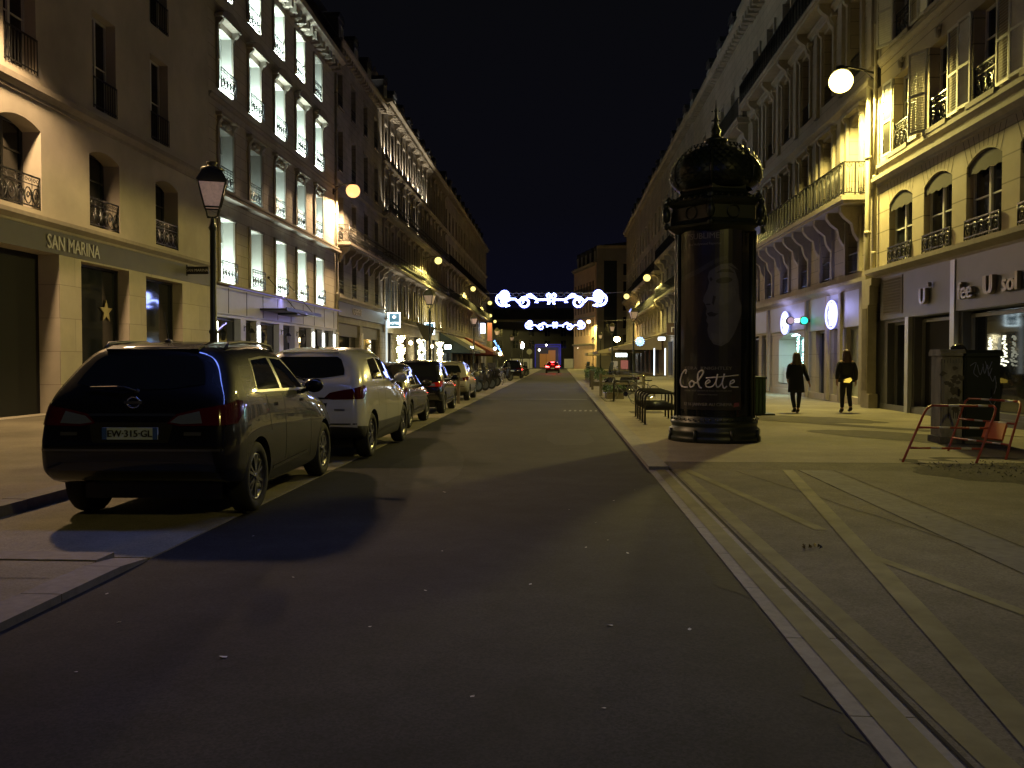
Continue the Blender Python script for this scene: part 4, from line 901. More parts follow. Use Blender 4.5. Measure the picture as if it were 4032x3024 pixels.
q.build('mullions',dgreen,t,(0,0,0))
q=MB(); q.lathe([(.74,4.0),(.80,4.02),(.94,4.10),(.96,4.14),(.90,4.16),(.86,4.22),(.86,4.42),(.92,4.46),(.96,4.50),(.94,4.54),(.80,4.60),(.70,4.70),(.66,4.80),(.66,4.92)],6,a0=R(15),a1=R(375),sm=False)
for k in range(6):
    a=R(15)+k*PI/3; q.ball((.98*math.cos(a),.98*math.sin(a),4.32),.085,8,sc=(1,1,1.5)); q.ball((.99*math.cos(a),.99*math.sin(a),4.46),.055,6); q.ball((.97*math.cos(a),.97*math.sin(a),4.14),.06,6); q.lathe([(.05,4.52),(.07,4.56),(.02,4.62),(0,4.66)],8,(.93*math.cos(a),.93*math.sin(a),0))
    b=a+PI/6; q.lathe([(.0,-.002),(.12,0),(.14,.03),(.12,.05),(.0,.06)],14,(0,0,0)) if False else None
    c=Vector((.76*math.cos(b),.76*math.sin(b),4.32)); rr=[(c+Vector((-math.sin(b),math.cos(b),0))*.12*math.cos(h)+Vector((0,0,.10*math.sin(h)))) for h in [2*PI*j/14 for j in range(14)]]; q.tube(rr,.014,5,closed=True)
    for j in range(-3,4): q.ball(((.80)*math.cos(b)-math.sin(b)*j*.12,(.80)*math.sin(b)+math.cos(b)*j*.12,4.56),.026,5)
q.build('cornice_ring',dgreen,t,(0,0,0))
def gore(a,z): return 1-.075*(abs(math.cos(3*(a-R(15))))**6) if z<5.75 else 1
q=MB(); q.lathe([(.66,4.86),(.72,4.92),(.80,5.02),(.845,5.14),(.85,5.26),(.825,5.38),(.76,5.50),(.66,5.60),(.53,5.69),(.38,5.76),(.24,5.82),(.13,5.87)],96,rf=gore)
# fish scales as raised lips
for zi in range(11):
    z=4.98+zi*.078; 
    rr=lambda zz: .85*math.sqrt(max(.02,1-((zz-5.22)/.66)**2))
    n=36
    for k in range(n):
        a=2*PI*(k+.5*(zi%2))/n; r0=rr(z)*gore(a,z)+.012; q.add([(r0*math.cos(a-.07),r0*math.sin(a-.07),z+.04),(r0*math.cos(a+.07),r0*math.sin(a+.07),z+.04),((r0+.016)*math.cos(a),(r0+.016)*math.sin(a),z-.03)],[(0,1,2)])
for k in range(6):
    a=R(15)+k*PI/3; q.tube([((rr(z)*.93+.03)*math.cos(a),(rr(z)*.93+.03)*math.sin(a),z) for z in [4.92+.085*j for j in range(10)]],.020,5)
q.build('dome',dgreen,t,(0,0,0))
q=MB(); q.lathe([(.12,5.84),(.20,5.90),(.22,5.95),(.10,6.0),(.07,6.05),(.10,6.12),(.05,6.2),(.035,6.27),(.06,6.32),(.03,6.38),(.02,6.48),(.035,6.5),(.015,6.56),(.004,6.72)],16)
for k in range(4):
    for z in (6.05,6.32,6.5): a=k*PI/2; q.ball((.07*math.cos(a),.07*math.sin(a),z),.018,5)
q.build('finial',dgreen,t,(0,0,0))
for ch in K0.children:
    for v in ch.data.vertices:
        xs_=[0,.5,4.1,4.56,5.2,5.85,6.72]; ys_=[0,.42,3.94,4.48,4.93,5.55,6.40]; z_=v.co.z
        for i_ in range(6):
            if z_<=xs_[i_+1] or i_==5: v.co.z=ys_[i_]+(ys_[i_+1]-ys_[i_])*(z_-xs_[i_])/(xs_[i_+1]-xs_[i_]); break
# poster wrapped on the drum; angle 0 of the poster faces the camera
A0=math.atan2(-KY,-KX)
def kp(a,b,d=0): th=A0+a/.73; r=.722+d; return (r*math.cos(th),r*math.sin(th),b)
def kpatch(mb,outl,d=0,m=0,cut=.08):
    bm=bmesh.new(); vs=[bm.verts.new((p[0],0,p[1])) for p in outl]; bm.faces.new(vs)
    x=-.8
    while x<.8: bmesh.ops.bisect_plane(bm,geom=bm.verts[:]+bm.edges[:]+bm.faces[:],plane_co=(x,0,0),plane_no=(1,0,0)); x+=cut
    bm.verts.index_update(); mb.add([kp(v.co.x,v.co.z,d) for v in bm.verts],[[v.index for v in f.verts] for f in bm.faces],m); bm.free()
def ell(cx,cz,rx,rz,a=0,n=22): return [(cx+rx*math.cos(h)*math.cos(a)-rz*math.sin(h)*math.sin(a),cz+rx*math.cos(h)*math.sin(a)+rz*math.sin(h)*math.cos(a)) for h in [2*PI*k/n for k in range(n)]]
q=MB(); kpatch(q,[(-.74,.60),(.52,.60),(.52,3.98),(-.74,3.98)]); pa=q.build('poster',mat('poster_paper',(.022,.019,.019),.30,noise=.25,scale=2,coat=.6,stretch=(1,1,.3)),t,(0,0,0))
Z3=(0,0,0)
q=MB(); kpatch(q,[(-.74,1.6),(-.62,1.75),(-.55,2.3),(-.40,1.9),(-.25,2.2),(-.16,2.7),(-.14,3.05),(-.30,3.16),(-.74,3.02)],.0015); q.build('poster_hair',mat('poster_brown',(.034,.024,.019),.4,noise=.4,scale=3,coat=.5),pa,Z3)
q=MB(); kpatch(q,[(-.10,3.12),(.10,3.24),(.30,3.26),(.44,3.15),(.50,2.95),(.52,2.6),(.52,2.35),(.44,2.15),(.36,1.98),(.26,1.84),(.12,1.76),(-.02,1.80),(-.10,1.92),(-.13,2.06),(-.11,2.16),(-.15,2.22),(-.135,2.29),(-.16,2.36),(-.14,2.44),(-.17,2.52),(-.215,2.58),(-.20,2.66),(-.13,2.80),(-.10,2.92),(-.13,3.02)],.003); q.build('poster_face',mat('poster_face_tone',(.095,.09,.108),.35,noise=.3,scale=2.2,coat=.5),pa,Z3)
q=MB(); kpatch(q,[(.02,2.86),(.0,2.6),(.10,2.5),(.26,2.56),(.40,2.7),(.36,2.86),(.2,2.78)],.0035); kpatch(q,[(-.05,1.86),(.10,1.80),(.24,1.9),(.12,1.98),(-.06,2.0)],.0035); q.build('poster_cheek',mat('poster_cheek_tone',(.108,.102,.12),.4,noise=.25,scale=3,coat=.5),pa,Z3)
q=MB()
kpatch(q,ell(.17,2.95,.15,.055,.10),.005,0,.05); kpatch(q,[(.01,3.08),(.12,3.15),(.28,3.15),(.36,3.08),(.26,3.10),(.12,3.10)],.005)
kpatch(q,[(-.10,2.98),(-.07,3.02),(-.04,2.97),(-.07,2.93)],.005); kpatch(q,ell(-.115,2.52,.045,.014),.005,0,.05); kpatch(q,[(-.14,2.36),(-.06,2.39),(.0,2.36),(.07,2.355),(.0,2.30),(-.10,2.30)],.005)
kpatch(q,[(.02,2.66),(-.02,2.50),(-.05,2.54),(-.03,2.68)],.0045); kpatch(q,[(.22,3.24),(.52,3.1),(.52,2.5),(.47,2.62),(.44,2.95),(.36,3.14)],.005); kpatch(q,[(.26,1.83),(.52,1.5),(.52,2.3),(.45,2.12),(.36,1.96)],.005)
q.build('poster_shading',mat('poster_ink',(.022,.019,.023),.4,noise=.2,scale=5,coat=.5),pa,Z3)
q=MB(); kpatch(q,[(-.73,3.03),(-.3,3.18),(.0,3.34),(.22,3.40),(.22,3.33),(.0,3.25),(-.3,3.08),(-.73,2.94)],.004); q.build('poster_hat_brim',mat('poster_grey',(.045,.042,.040),.4,noise=.3,scale=5,coat=.5),pa,Z3)
q=MB(); tx=mat('poster_text',(.70,.66,.68),.6)
KT=lambda cx,cz:(lambda a,b,d:kp(cx+a,cz+b,.006+d))
add_text(q,'"SUBLIME"',.15,.001,KT(-.20,3.76)); add_text(q,'The Hollywood Reporter',.06,.001,KT(-.20,3.62))
add_text(q,'KEIRA  KNIGHTLEY',.08,.001,KT(-.14,1.36),sx=1.35); add_text(q,'DOMINIC WEST  UN FILM DE WASH WESTMORELAND',.038,.001,KT(-.14,.95)); add_text(q,'SCENARIO ET DIALOGUES',.03,.001,KT(-.12,.88)); add_text(q,'LE 16 JANVIER AU CINEMA',.080,.001,KT(-.14,.70),bold=.002)
q.build('poster_small_text',mat('poster_dim_text',(.20,.185,.17),.6),pa,Z3)
q=MB(); Z0=1.0
def sm(pts,n=6):
    o=[]; P=[Vector((a,b)) for a,b in pts]; P=[P[0]]+P+[P[-1]]
    for i in range(1,len(P)-2):
        for k in range(n):
            u=k/n; a,b,c,d=P[i-1:i+3]; v=.5*((2*b)+(c-a)*u+(2*a-5*b+4*c-d)*u*u+(3*b-a-3*c+d)*u**3); o.append((v.x,v.y))
    o.append((P[-2].x,P[-2].y)); return o
def sc(pts,r=.013): q.tube([kp(-.72+x*1.17/1.56,Z0+z*.33,.012) for x,z in pts],r,5)
sc(sm([(.20,.78),(.23,.95),(.17,.98),(.06,.72),(0,.35),(.06,.08),(.27,.02)]),.015)
sc(sm([(.40,.40),(.33,.25),(.36,.05),(.45,.12),(.46,.32),(.40,.40),(.52,.28),(.62,.55),(.70,.85),(.67,.98),(.58,.85),(.56,.45),(.60,.08),(.66,.0)]),.015)
sc(sm([(.76,.22),(.86,.36),(.82,.45),(.76,.30),(.78,.08),(.90,.08),(1.0,.35),(1.04,.78)]),.013); sc(sm([(1.04,.78),(1.0,.3),(1.04,.05),(1.14,.3),(1.20,.80)]),.013); sc(sm([(1.20,.80),(1.15,.3),(1.19,.0),(1.26,.12)]),.013)
sc([(.76,.56),(1.1,.62),(1.56,.72)],.013); sc(sm([(1.33,.22),(1.44,.34),(1.42,.45),(1.34,.32),(1.36,.08),(1.56,.06)]),.013)
q.build('poster_title',tx,pa,Z3)
q=MB(); kpatch(q,[(.36,.65),(.48,.67),(.48,.74),(.37,.73)],.004); q.build('poster_red_logo',mat('poster_red',(.20,.05,.07),.5),pa,Z3)
# ---------------------------------------------------------------- bicycle racks
rm=MB()
for s in (0,1):
    pass
def rack_mesh():
    a=MB(); w=.80; h=.74; r=.14
    pts=[(0,0,0),(0,0,h-r)]+[(r-r*math.cos(k*PI/12),0,h-r+r*math.sin(k*PI/12)) for k in range(1,7)]+[(w-r+r*math.sin(k*PI/12),0,h-r+r*math.cos(k*PI/12)) for k in range(0,7)]+[(w,0,0)]
    a.tube(pts,.026,8); a.box(.02,w-.02,-.012,.012,h*.46,h*.46+.10)
    for x in (0,w): a.cyl((x,0,0),(x,0,.012),.06,n=10)
    return a.mesh('bicycle_rack',mat('rack_iron',(.02,.02,.02),.3))
rkm=rack_mesh()
rk=['nearest black bicycle hoop in the row beside the advertising column','second nearest black bicycle hoop beside the advertising column','middle black bicycle hoop of the row beside the advertising column','fourth black bicycle hoop from the camera beside the advertising column','farthest black bicycle hoop of the row beside the advertising column']
for i in range(5):
    o=link('bicycle_rack',rkm,None,(2.0+.01*i,20.2+i*.72,.05),.10); tag(o,rk[i],'bicycle rack','black hoops of the bicycle rack')
for i in range(2): o=link('bicycle_rack',rkm,None,(1.98+.08*i,31.6+i*.8,.05),.10); tag(o,['black bicycle hoop standing in front of the leaning bicycle','black bicycle hoop just behind the leaning bicycle'][i],'bicycle rack','black hoops by the bicycle')
# ---------------------------------------------------------------- utility cabinets
def cabinet(name,lab,x0,x1,y0,y1,h,mt,extra=None,z=.055):
    t=thing(name,lab,'cabinet',((x0+x1)/2,(y0+y1)/2,z)); w=(x1-x0)/2; d=(y1-y0)/2
    q=MB(); q.box(-w-.04,w+.04,-d-.04,d+.04,0,.12); q.build('plinth',mat('concrete',(.12,.11,.09),.9,noise=.3,scale=9),t,(0,0,0))
    q=MB(); q.box(-w,w,-d,d,.12,h-.12); q.box(-w+.03,w-.03,-d-.015,-d,.18,h-.18); q.box(-w-.012,-w,-d+.03,d-.03,.18,h-.18); bd=q.build('body',mt,t,(0,0,0))
    q=MB(); q.prism([(-d-.04,h-.12),(d+.04,h-.12),(d+.04,h-.06),(d-.02,h),(-d+.02,h),(-d-.04,h-.06)],lambda a,b,c:(c,a,b),-w-.04,w+.04); q.build('cap',mt,t,(0,0,0))
    q=MB(); q.box(w*.5,w*.5+.03,-d-.04,-d-.015,h*.5,h*.5+.14); q.build('handle',iron,t,(0,0,0))
    return t,bd,w,d
cm=mat('cabinet_dirty_white',(.30,.28,.23),.7,noise=.55,scale=5,dirt=.5,stretch=(1,1,.35))
t,b_,w,d=cabinet('utility_cabinet','narrow dirty pale utility cabinet with peeled poster remains behind the red barriers',6.90,7.26,15.9,16.35,1.70,cm)
q=MB(); rd=random.Random(1)
for k in range(26):
    cx=rd.gauss(0,.09); cz=rd.gauss(.95,.17); 
    q.poly([(cx+rd.uniform(.03,.08)*math.cos(a),-d-.0165-k*.0002,cz+rd.uniform(.02,.07)*math.sin(a)) for a in [2*PI*j/7 for j in range(7)]])
for k in range(9): x=rd.uniform(-.12,.12); q.box(x-.006,x+.006,-d-.017,-d-.016,.45,.8)
q.build('poster_remains',mat('poster_glue',(.09,.08,.06),.8,noise=.4,scale=12),b_,(0,0,0))
q=MB(); rd=random.Random(9)
for k in range(8): x=-.2+k*.05; q.box(x,x+.012,-d-.017,-d-.016,1.45,1.5+.05*rd.random())
q.build('stencil_marks',mat('stencil',(.1,.1,.09),.8),b_,(0,0,0))
t,b_,w,d=cabinet('utility_cabinet','dark green utility cabinet covered in pale scrawled graffiti behind the red barriers',7.29,7.92,15.9,16.35,1.69,mat('cabinet_green',(.008,.014,.013),.4,noise=.3,scale=5))
q=MB()
def gr(p): q.tube([(x,-d-.018,z) for x,z in sm(p,5)],.006,4)
gr=lambda p:q.tube([(x*.8,-d-.018,z) for x,z in sm(p,5)],.006,4)
gr([(-.28,1.40),(-.15,1.46),(-.20,1.28),(-.10,1.2)]); gr([(-.12,1.42),(-.06,1.24),(0,1.38)]); gr([(.0,1.44),(.04,1.26),(.10,1.42),(.13,1.22),(.2,1.36)]); gr([(.12,1.30),(.22,1.12),(.27,1.22),(.3,1.0)]); gr([(.3,1.1),(.26,.92),(.16,.78),(.24,.7),(.3,.8)]); gr([(.05,1.48),(.12,1.34),(.2,1.48)])
q.build('graffiti',mat('graffiti_paint',(.22,.24,.38),.6),b_,(0,0,0))
t,b_,w,d=cabinet('utility_cabinet','dark grey cabinet cut by the right edge of the picture',7.55,8.15,12.4,13.0,1.30,mat('cabinet_grey',(.05,.052,.05),.5,noise=.2,scale=6))
q=MB(); q.ball((7.72,17.1,1.72),.16,14); q.cyl((7.72,17.1,.05),(7.72,17.1,1.6),.05,n=8); tag(q.build('round_headed_bollard',mat('dark_ball',(.03,.03,.03),.15)),'round dark ball topped post peeking above the graffiti cabinet','post')
# green slatted bin housing
t=thing('slatted_planter','green slatted box behind the advertising column','planter',(4.98,24.2,.05)); q=MB()
for k in range(13): q.box(-.62+k*.1,-.55+k*.1,-.42,-.40,.06,1.05)
for k in range(8): 
    for x in (-.65,.64): q.box(x,x+.02,-.40+k*.1,-.33+k*.1,.06,1.05)
q.build('slats',mat('green_slats',(.02,.06,.025),.5,noise=.2,scale=6),t,(0,0,0)); q=MB(); q.box(-.62,.62,-.38,.38,.02,1.0); q.box(-.67,.67,-.44,.44,1.0,1.06); q.box(-.67,.9,-.44,.44,0,.05); q.build('box_body',mat('green_body',(.01,.025,.012),.6),t,(0,0,0))
# ---------------------------------------------------------------- red and white barriers
ora=mat('red_barrier_paint',(.32,.055,.03),.5,noise=.3,scale=8); whi=mat('barrier_white',(.50,.48,.44),.5,noise=.2,scale=8)
def barrier(lab,A,B,up,plate=False,z=.055):
    t=thing('barrier',lab,'barrier',A,0,'red and white tube barriers'); A0_=Vector((0,0,0)); B0=Vector(B)-Vector(A); up=Vector(up); r=.018
    q=MB(); P=lambda s,h:A0_+B0*s+up*h
    q.tube([P(0,0),P(0,.85),P(.015,.95),P(.06,1)],r,7); q.tube([P(1,0),P(1,.85),P(.985,.95),P(.94,1)],r,7); q.build('legs',ora,t,(0,0,0))
    for h in (1,.60,.24):
        q=MB(); cut=[.0 if h<1 else .06,.3,.45,.72,.86,1 if h<1 else .94]
        for i in range(5):
            q.tube([P(cut[i],h),P(cut[i+1],h)],r*(.9 if h<1 else 1),7,m=i%2)
        q.build('rail',[ora,whi],t,(0,0,0))
    if plate:
        q=MB(); a,b,c,d=P(.52,.30),P(.86,.30),P(.86,.58),P(.52,.58); n=B0.cross(up).normalized()*.02
        q.add([a-n,b-n,c-n,d-n,a+n,b+n,c+n,d+n],[(0,1,2,3),(4,5,6,7),(0,1,5,4),(2,3,7,6),(1,2,6,5),(0,3,7,4)]); q.build('plate',mat('orange_plate',(.45,.09,.03),.6),t,(0,0,0))
barrier('nearer red and white tube barrier leaning back in front of the pale cabinet',(5.07,12.95,.055),(6.08,12.85,.055),(.62,.66,.80))
barrier('red and white tube barrier with an orange plate leaning behind the nearer one',(6.45,14.6,.055),(6.75,13.35,.055),(.62,.75,.84),True)
# ---------------------------------------------------------------- cars
CW=[]  # wheel mesh cache
_wc={}
def wheel_meshes(r,w,ns=7):
    k=(r,w,ns)
    if k in _wc: return _wc[k]
    a=MB(); h=w/2; rr=r*.66
    pr=[(rr,-h*.7),(rr+.02,-h*.95),(r*.88,-h),(r*.97,-h*.8),(r,-h*.45),(r,h*.45),(r*.97,h*.8),(r*.88,h),(rr+.02,h*.95),(rr,h*.7),(rr,-h*.7)]
    vs=[];n=32
    for q,z in pr:
        for i in range(n): t=2*PI*i/n; vs.append((z,q*math.cos(t),q*math.sin(t)))
    a.add(vs,[(j*n+i,j*n+(i+1)%n,(j+1)*n+(i+1)%n,(j+1)*n+i) for j in range(len(pr)-1) for i in range(n)],0,True)
    b=MB()
    def ring(r0,r1,x0,x1,n=32): 
        b.add([(x0,r0*math.cos(t),r0*math.sin(t)) for t in [2*PI*i/n for i in range(n)]]+[(x1,r1*math.cos(t),r1*math.sin(t)) for t in [2*PI*i/n for i in range(n)]],[(i,(i+1)%n,n+(i+1)%n,n+i) for i in range(n)],0,True)
    ring(rr,rr*.93,h*.75,h*.86); ring(rr*.93,rr*.88,h*.86,h*.3); 
    for k_ in range(ns):
        for s in (-.13,.13):
            t=2*PI*k_/ns; t0=t+s*.7; t1=t+s*1.35
            c0,s0,c1,s1=math.cos(t0),math.sin(t0),math.cos(t1),math.sin(t1); 
            p0=Vector((h*.80,rr*.15*c0,rr*.15*s0)); p1=Vector((h*.78,rr*.92*c1,rr*.92*s1)); d=Vector((0,-math.sin(t),math.cos(t)))*.014
            b.add([p0-d,p0+d,p1+d,p1-d,p0-d-Vector((.03,0,0)),p0+d-Vector((.03,0,0)),p1+d-Vector((.03,0,0)),p1-d-Vector((.03,0,0))],[(0,1,2,3),(0,3,7,4),(1,2,6,5)])
    b.cyl((h*.6,0,0),(h*.9,0,0),rr*.2,rr*.15,n=14)
    c=MB(); c.cyl((-h*.5,0,0),(h*.15,0,0),rr*.93,n=24); c.cyl((h*.15,0,0),(h*.22,0,0),rr*.6,n=20)
    _wc[k]=(a.mesh('wheel',rubber),b.mesh('rim',alu),c.mesh('brake_disc',mat('wheel_dark',(.01,.01,.01),.6))); return _wc[k]
def paint(name,col,metal=.0,rough=.22): return mat(name,col,rough,metal,coat=1,spec=.5)
def itp(v,xs,ys):
    if v<=xs[0]: return ys[0]+(v-xs[0])
    for i in range(len(xs)-1):
        if v<=xs[i+1]: return ys[i]+(ys[i+1]-ys[i])*(v-xs[i])/(xs[i+1]-xs[i])
    return ys[-1]+(v-xs[-1])
def zmap(P,z): return itp(z,[.5,1.06,1.68],[.5,P.get('bz0',1.06*P['H']/1.68),P['H']])
def ymapu(v): return itp(v,[.5,.9,1.9,3.0,3.5,4.5],[.5,.87,1.74,2.70,3.28,4.5])
def car_cage(P):
    L,Wd,H=P['L'],P['W'],P['H']; BZ=P.get('bz0',.985*H/1.6+.02); wk=Wd/1.88; lk=L/4.5
    rk=P.get('rear',0)  # 0 hatch
    st=[ # per row: (y,x,z) rows B S M T R C
     [(.10,.80,.40),(-.02,.84,.52),(-.05,.85,.76),(.08,.80,1.06),(.38,.62,1.50),(.48,.44,1.62)],
     [(.30,.90,.36),(.20,.955,.48),(.18,.96,.76),(.26,.915,1.06),(.62,.715,1.545),(.70,.50,1.655)],
     [(.85,.88,.24),(.85,.935,.38),(.85,.955,.76),(.85,.925,1.03),(1.05,.725,1.585),(1.05,.52,1.685)],
     [(1.7,.87,.22),(1.7,.93,.36),(1.7,.945,.74),(1.7,.915,1.01),(1.8,.73,1.59),(1.8,.52,1.70)],
     [(2.5,.87,.22),(2.5,.93,.36),(2.5,.945,.73),(2.5,.91,1.0),(2.4,.72,1.565),(2.4,.52,1.675)],
     [(3.05,.87,.22),(3.05,.93,.36),(3.05,.94,.73),(3.05,.905,.985),(2.80,.69,1.48),(2.80,.50,1.60)],
     [(3.5,.87,.22),(3.5,.935,.38),(3.5,.945,.73),(3.45,.895,.955),(3.42,.76,1.02),(3.42,.52,1.08)],
     [(4.05,.76,.24),(4.1,.90,.40),(4.1,.91,.70),(4.0,.84,.89),(4.0,.66,.94),(4.0,.42,.97)],
     [(4.32,.66,.30),(4.46,.74,.44),(4.50,.76,.60),(4.40,.72,.76),(4.28,.56,.85),(4.26,.36,.88)]]
    out=[]
    for s in st:
        row=[]
        for k,(y,x,z) in enumerate(s):
            if k>=3: y=ymapu(y)
            z=zmap(P,z)
            if P.get('sedan') and k>=4 and y<1.3: 
                y=y*.4 if y<.6 else y*.9+.2; z=z if y>1.0 else 1.0+(z-1.0)*(.10 if y<.6 else .22)
            if P.get('slope') and k>=4 and y<.9: y+=P['slope']*(1-(y/.9)); z-=P['slope']*.25*(1-y/.9)
            row.append((y*lk-L*.5,x*wk,z))
        out.append(row)
    return out
def make_car(name,lab,P,pos,rot,paintm,group=None,detail=True):
    root=thing(name,lab,'car',pos,rot,group)
    st=car_cage(P); n=len(st); K=6; L,Wd,H=P['L'],P['W'],P['H']; lk=L/4.5; wk=Wd/1.88
    vs=[]; idx={}
    for i,row in enumerate(st):
        for k,(y,x,z) in enumerate(row):
            for s in (1,-1): idx[i,k,s]=len(vs); vs.append((s*x,y,z))
    fs=[]
    for i in range(n-1):
        for k in range(K-1):
            for s in (1,-1): fs.append((idx[i,k,s],idx[i+1,k,s],idx[i+1,k+1,s],idx[i,k+1,s]))
        for k in (0,K-1): fs.append((idx[i,k,1],idx[i+1,k,1],idx[i+1,k,-1],idx[i,k,-1]))
    for i in (0,n-1):
        for k in range(K-1): fs.append((idx[i,k,1],idx[i,k+1,1],idx[i,k+1,-1],idx[i,k,-1]))
    me=bpy.data.meshes.new('car_body'); me.from_pydata(vs,[],fs); me.materials.append(paintm); me.materials.append(black)
    b=bmesh.new(); b.from_mesh(me); bmesh.ops.recalc_face_normals(b,faces=b.faces)
    b.verts.ensure_lookup_table(); cl=b.edges.layers.float.new('crease_edge'); 
    pair={}
    for e_ in b.edges: pair[frozenset((e_.verts[0].index,e_.verts[1].index))]=e_
    def cre(a,c,v):
        e_=pair.get(frozenset((a,c)))
        if e_: e_[cl]=v
    for i in range(n-1):
        for s in (1,-1):
            cre(idx[i,3,s],idx[i+1,3,s],.35); cre(idx[i,0,s],idx[i+1,0,s],.5)
    for s in (1,-1):
        cre(idx[0,0,s],idx[0,1,s],.6); cre(idx[0,1,s],idx[1,1,s],.4)
        for k in (1,2): cre(idx[0,k,s],idx[0,k+1,s],.5)
    cre(idx[0,5,1],idx[0,5,-1],.7); cre(idx[0,3,1],idx[0,3,-1],.5)
    b.to_mesh(me); b.free()
    o=bpy.data.objects.new('tmp',me); C.objects.link(o); m=o.modifiers.new('s','SUBSURF'); m.levels=3 if detail else 2; m.render_levels=m.levels
    wr=P['wr']; yr=.82*lk-L/2; yf=P.get('yf',3.5)*lk-L/2 if 'wb' not in P else yr+P['wb']
    cs=[]
    for yy in (yr,yf):
        for s in (1,-1):
            cm_=MB(); N=28; r=wr*1.14; x0=s*(Wd/2-.32); x1=s*(Wd/2+.3)
            cm_.add([(x,yy+r*math.cos(t),wr+r*math.sin(t)) for x in (x0,x1) for t in [2*PI*i/N for i in range(N)]],[tuple(range(N)),tuple(range(N,2*N))[::-1]]+[(i,(i+1)%N,N+(i+1)%N,N+i) for i in range(N)])
            cme=cm_.mesh('cut',[paintm,black]); [setattr(p,'material_index',1) for p in cme.polygons]
            co=bpy.data.objects.new('cut',cme); C.objects.link(co); cs.append(co)
            bo=o.modifiers.new('b','BOOLEAN'); bo.operation='DIFFERENCE'; bo.object=co; bo.solver='EXACT'
    dg=bpy.context.evaluated_depsgraph_get(); ev=o.evaluated_get(dg); nm=bpy.data.meshes.new_from_object(ev,depsgraph=dg)
    for c_ in cs: me2=c_.data; bpy.data.objects.remove(c_); 
    bpy.data.objects.remove(o)
    nm.name='body'; 
    for p in nm.polygons: p.use_smooth=True
    try: nm.set_sharp_from_angle(angle=R(50))
    except Exception: pass
    # lower cladding
    if P.get('clad'):
        nm.materials.append(mat('cladding',(.02,.02,.02),.6)); ci=len(nm.materials)-1
        for p in nm.polygons:
            if p.center.z<P['clad'] and p.material_index==0: p.material_index=ci
    body_=link('body',nm,root,(0,0,0))
    bv=BVHTree.FromPolygons([v.co.copy() for v in nm.vertices],[tuple(p.vertices) for p in nm.polygons])
    def patch(nm_,outl,view,mt,off=.004,grid=.07,par=None,thick=0):
        bm=bmesh.new(); f0=bm.faces.new([bm.verts.new((p[0],p[1],0)) for p in outl]); 
        xs=[p[0] for p in outl]; ys=[p[1] for p in outl]
        for ax,lo,hi in ((0,min(xs),max(xs)),(1,min(ys),max(ys))):
            v=math.ceil(lo/grid)*grid
            while v<hi:
                bmesh.ops.bisect_plane(bm,geom=bm.verts[:]+bm.edges[:]+bm.faces[:],plane_co=(v if ax==0 else 0,v if ax==1 else 0,0),plane_no=(1,0,0) if ax==0 else (0,1,0)); v+=grid
        bm.verts.index_update(); out=[]
        for v in bm.verts:
            a,c=v.co.x,v.co.y
            if view=='R': o_=Vector((3,a,c)); d=Vector((-1,0,0))
            elif view=='L': o_=Vector((-3,a,c)); d=Vector((1,0,0))
            elif view=='B': o_=Vector((a,-6,c)); d=Vector((0,1,0))
            elif view=='F': o_=Vector((a,6,c)); d=Vector((0,-1,0))
            elif view=='BR': d=Vector((-.75,.66,0)).normalized(); sd=Vector((.66,.75,0)).normalized(); o_=sd*a-d*6; o_.z=c; 
            elif view=='BL': d=Vector((.75,.66,0)).normalized(); sd=Vector((-.66,.75,0)).normalized(); o_=sd*a-d*6; o_.z=c
            hit=bv.ray_cast(o_,d)
            if hit[0] is None: h=bv.find_nearest(o_+d*3); hit=h
            nn=hit[1]; nn=-nn if nn.dot(d)>0 else nn
            out.append(hit[0]+nn*off)
        mb=MB(); mb.add(out,[[v.index for v in f.verts] for f in bm.faces],0,True); bm.free()
        return mb.build(nm_,mt,par or root,(0,0,0))
    z=lambda h:zmap(P,h)
    y=lambda v:ymapu(v)*lk-L/2
    X=lambda v:v*wk
    gl=mat('car_glass',(.008,.010,.012),.03,spec=.8); trim=mat('car_trim_chrome',(.16,.16,.16),.3,metal=.9) if P.get('chrome') else mat('car_trim_black',(.01,.01,.01),.3); seam=mat('seam',(.002,.002,.002),.8)
    # side glass: rear quarter/door/front door
    up=1.50; sl=P.get('slope',0)
    for v in ('R','L'):
        patch('window_trim',[(y(.90+sl*.5),z(1.075)),(y(3.16),z(1.045)),(y(2.78),z(1.33)),(y(2.44),z(up-.015)),(y(1.6),z(up+.005)),(y(1.12+sl*.3),z(up-.03))],v,trim,.003)
        patch('side_window',[(y(.95+sl*.5),z(1.105)),(y(1.86),z(1.095)),(y(1.80),z(up-.015)),(y(1.16+sl*.3),z(up-.05))],v,gl,.006)
        patch('side_window',[(y(1.98),z(1.092)),(y(3.07),z(1.07)),(y(2.74),z(1.31)),(y(2.42),z(up-.04)),(y(1.92),z(up-.02))],v,gl,.006)
        if detail:
            for yy in (1.93,3.12): patch('door_seam',[(y(yy),.36),(y(yy)+.012,.36),(y(yy)+.012,z(1.05)),(y(yy),z(1.05))],v,seam,.0025,.1)
            patch('door_seam',[(y(1.32),.80),(y(1.32)+.012,.80),(y(1.2)+.012,z(1.05)),(y(1.2),z(1.05))],v,seam,.0025,.1)
            patch('sill_trim',[(y(1.42),.37),(y(3.0),.41),(y(3.0),.445),(y(1.42),.405)],v,trim,.006,.15)
            for yy in (1.55,2.75): patch('door_handle',[(y(yy),z(.94)),(y(yy)+.2,z(.94)),(y(yy)+.2,z(.97)),(y(yy),z(.97))],v,paintm,.025,.1)
    sp=.0 if not P.get('sedan') else .0
    rw=P.get('rw',(1.13,1.50))
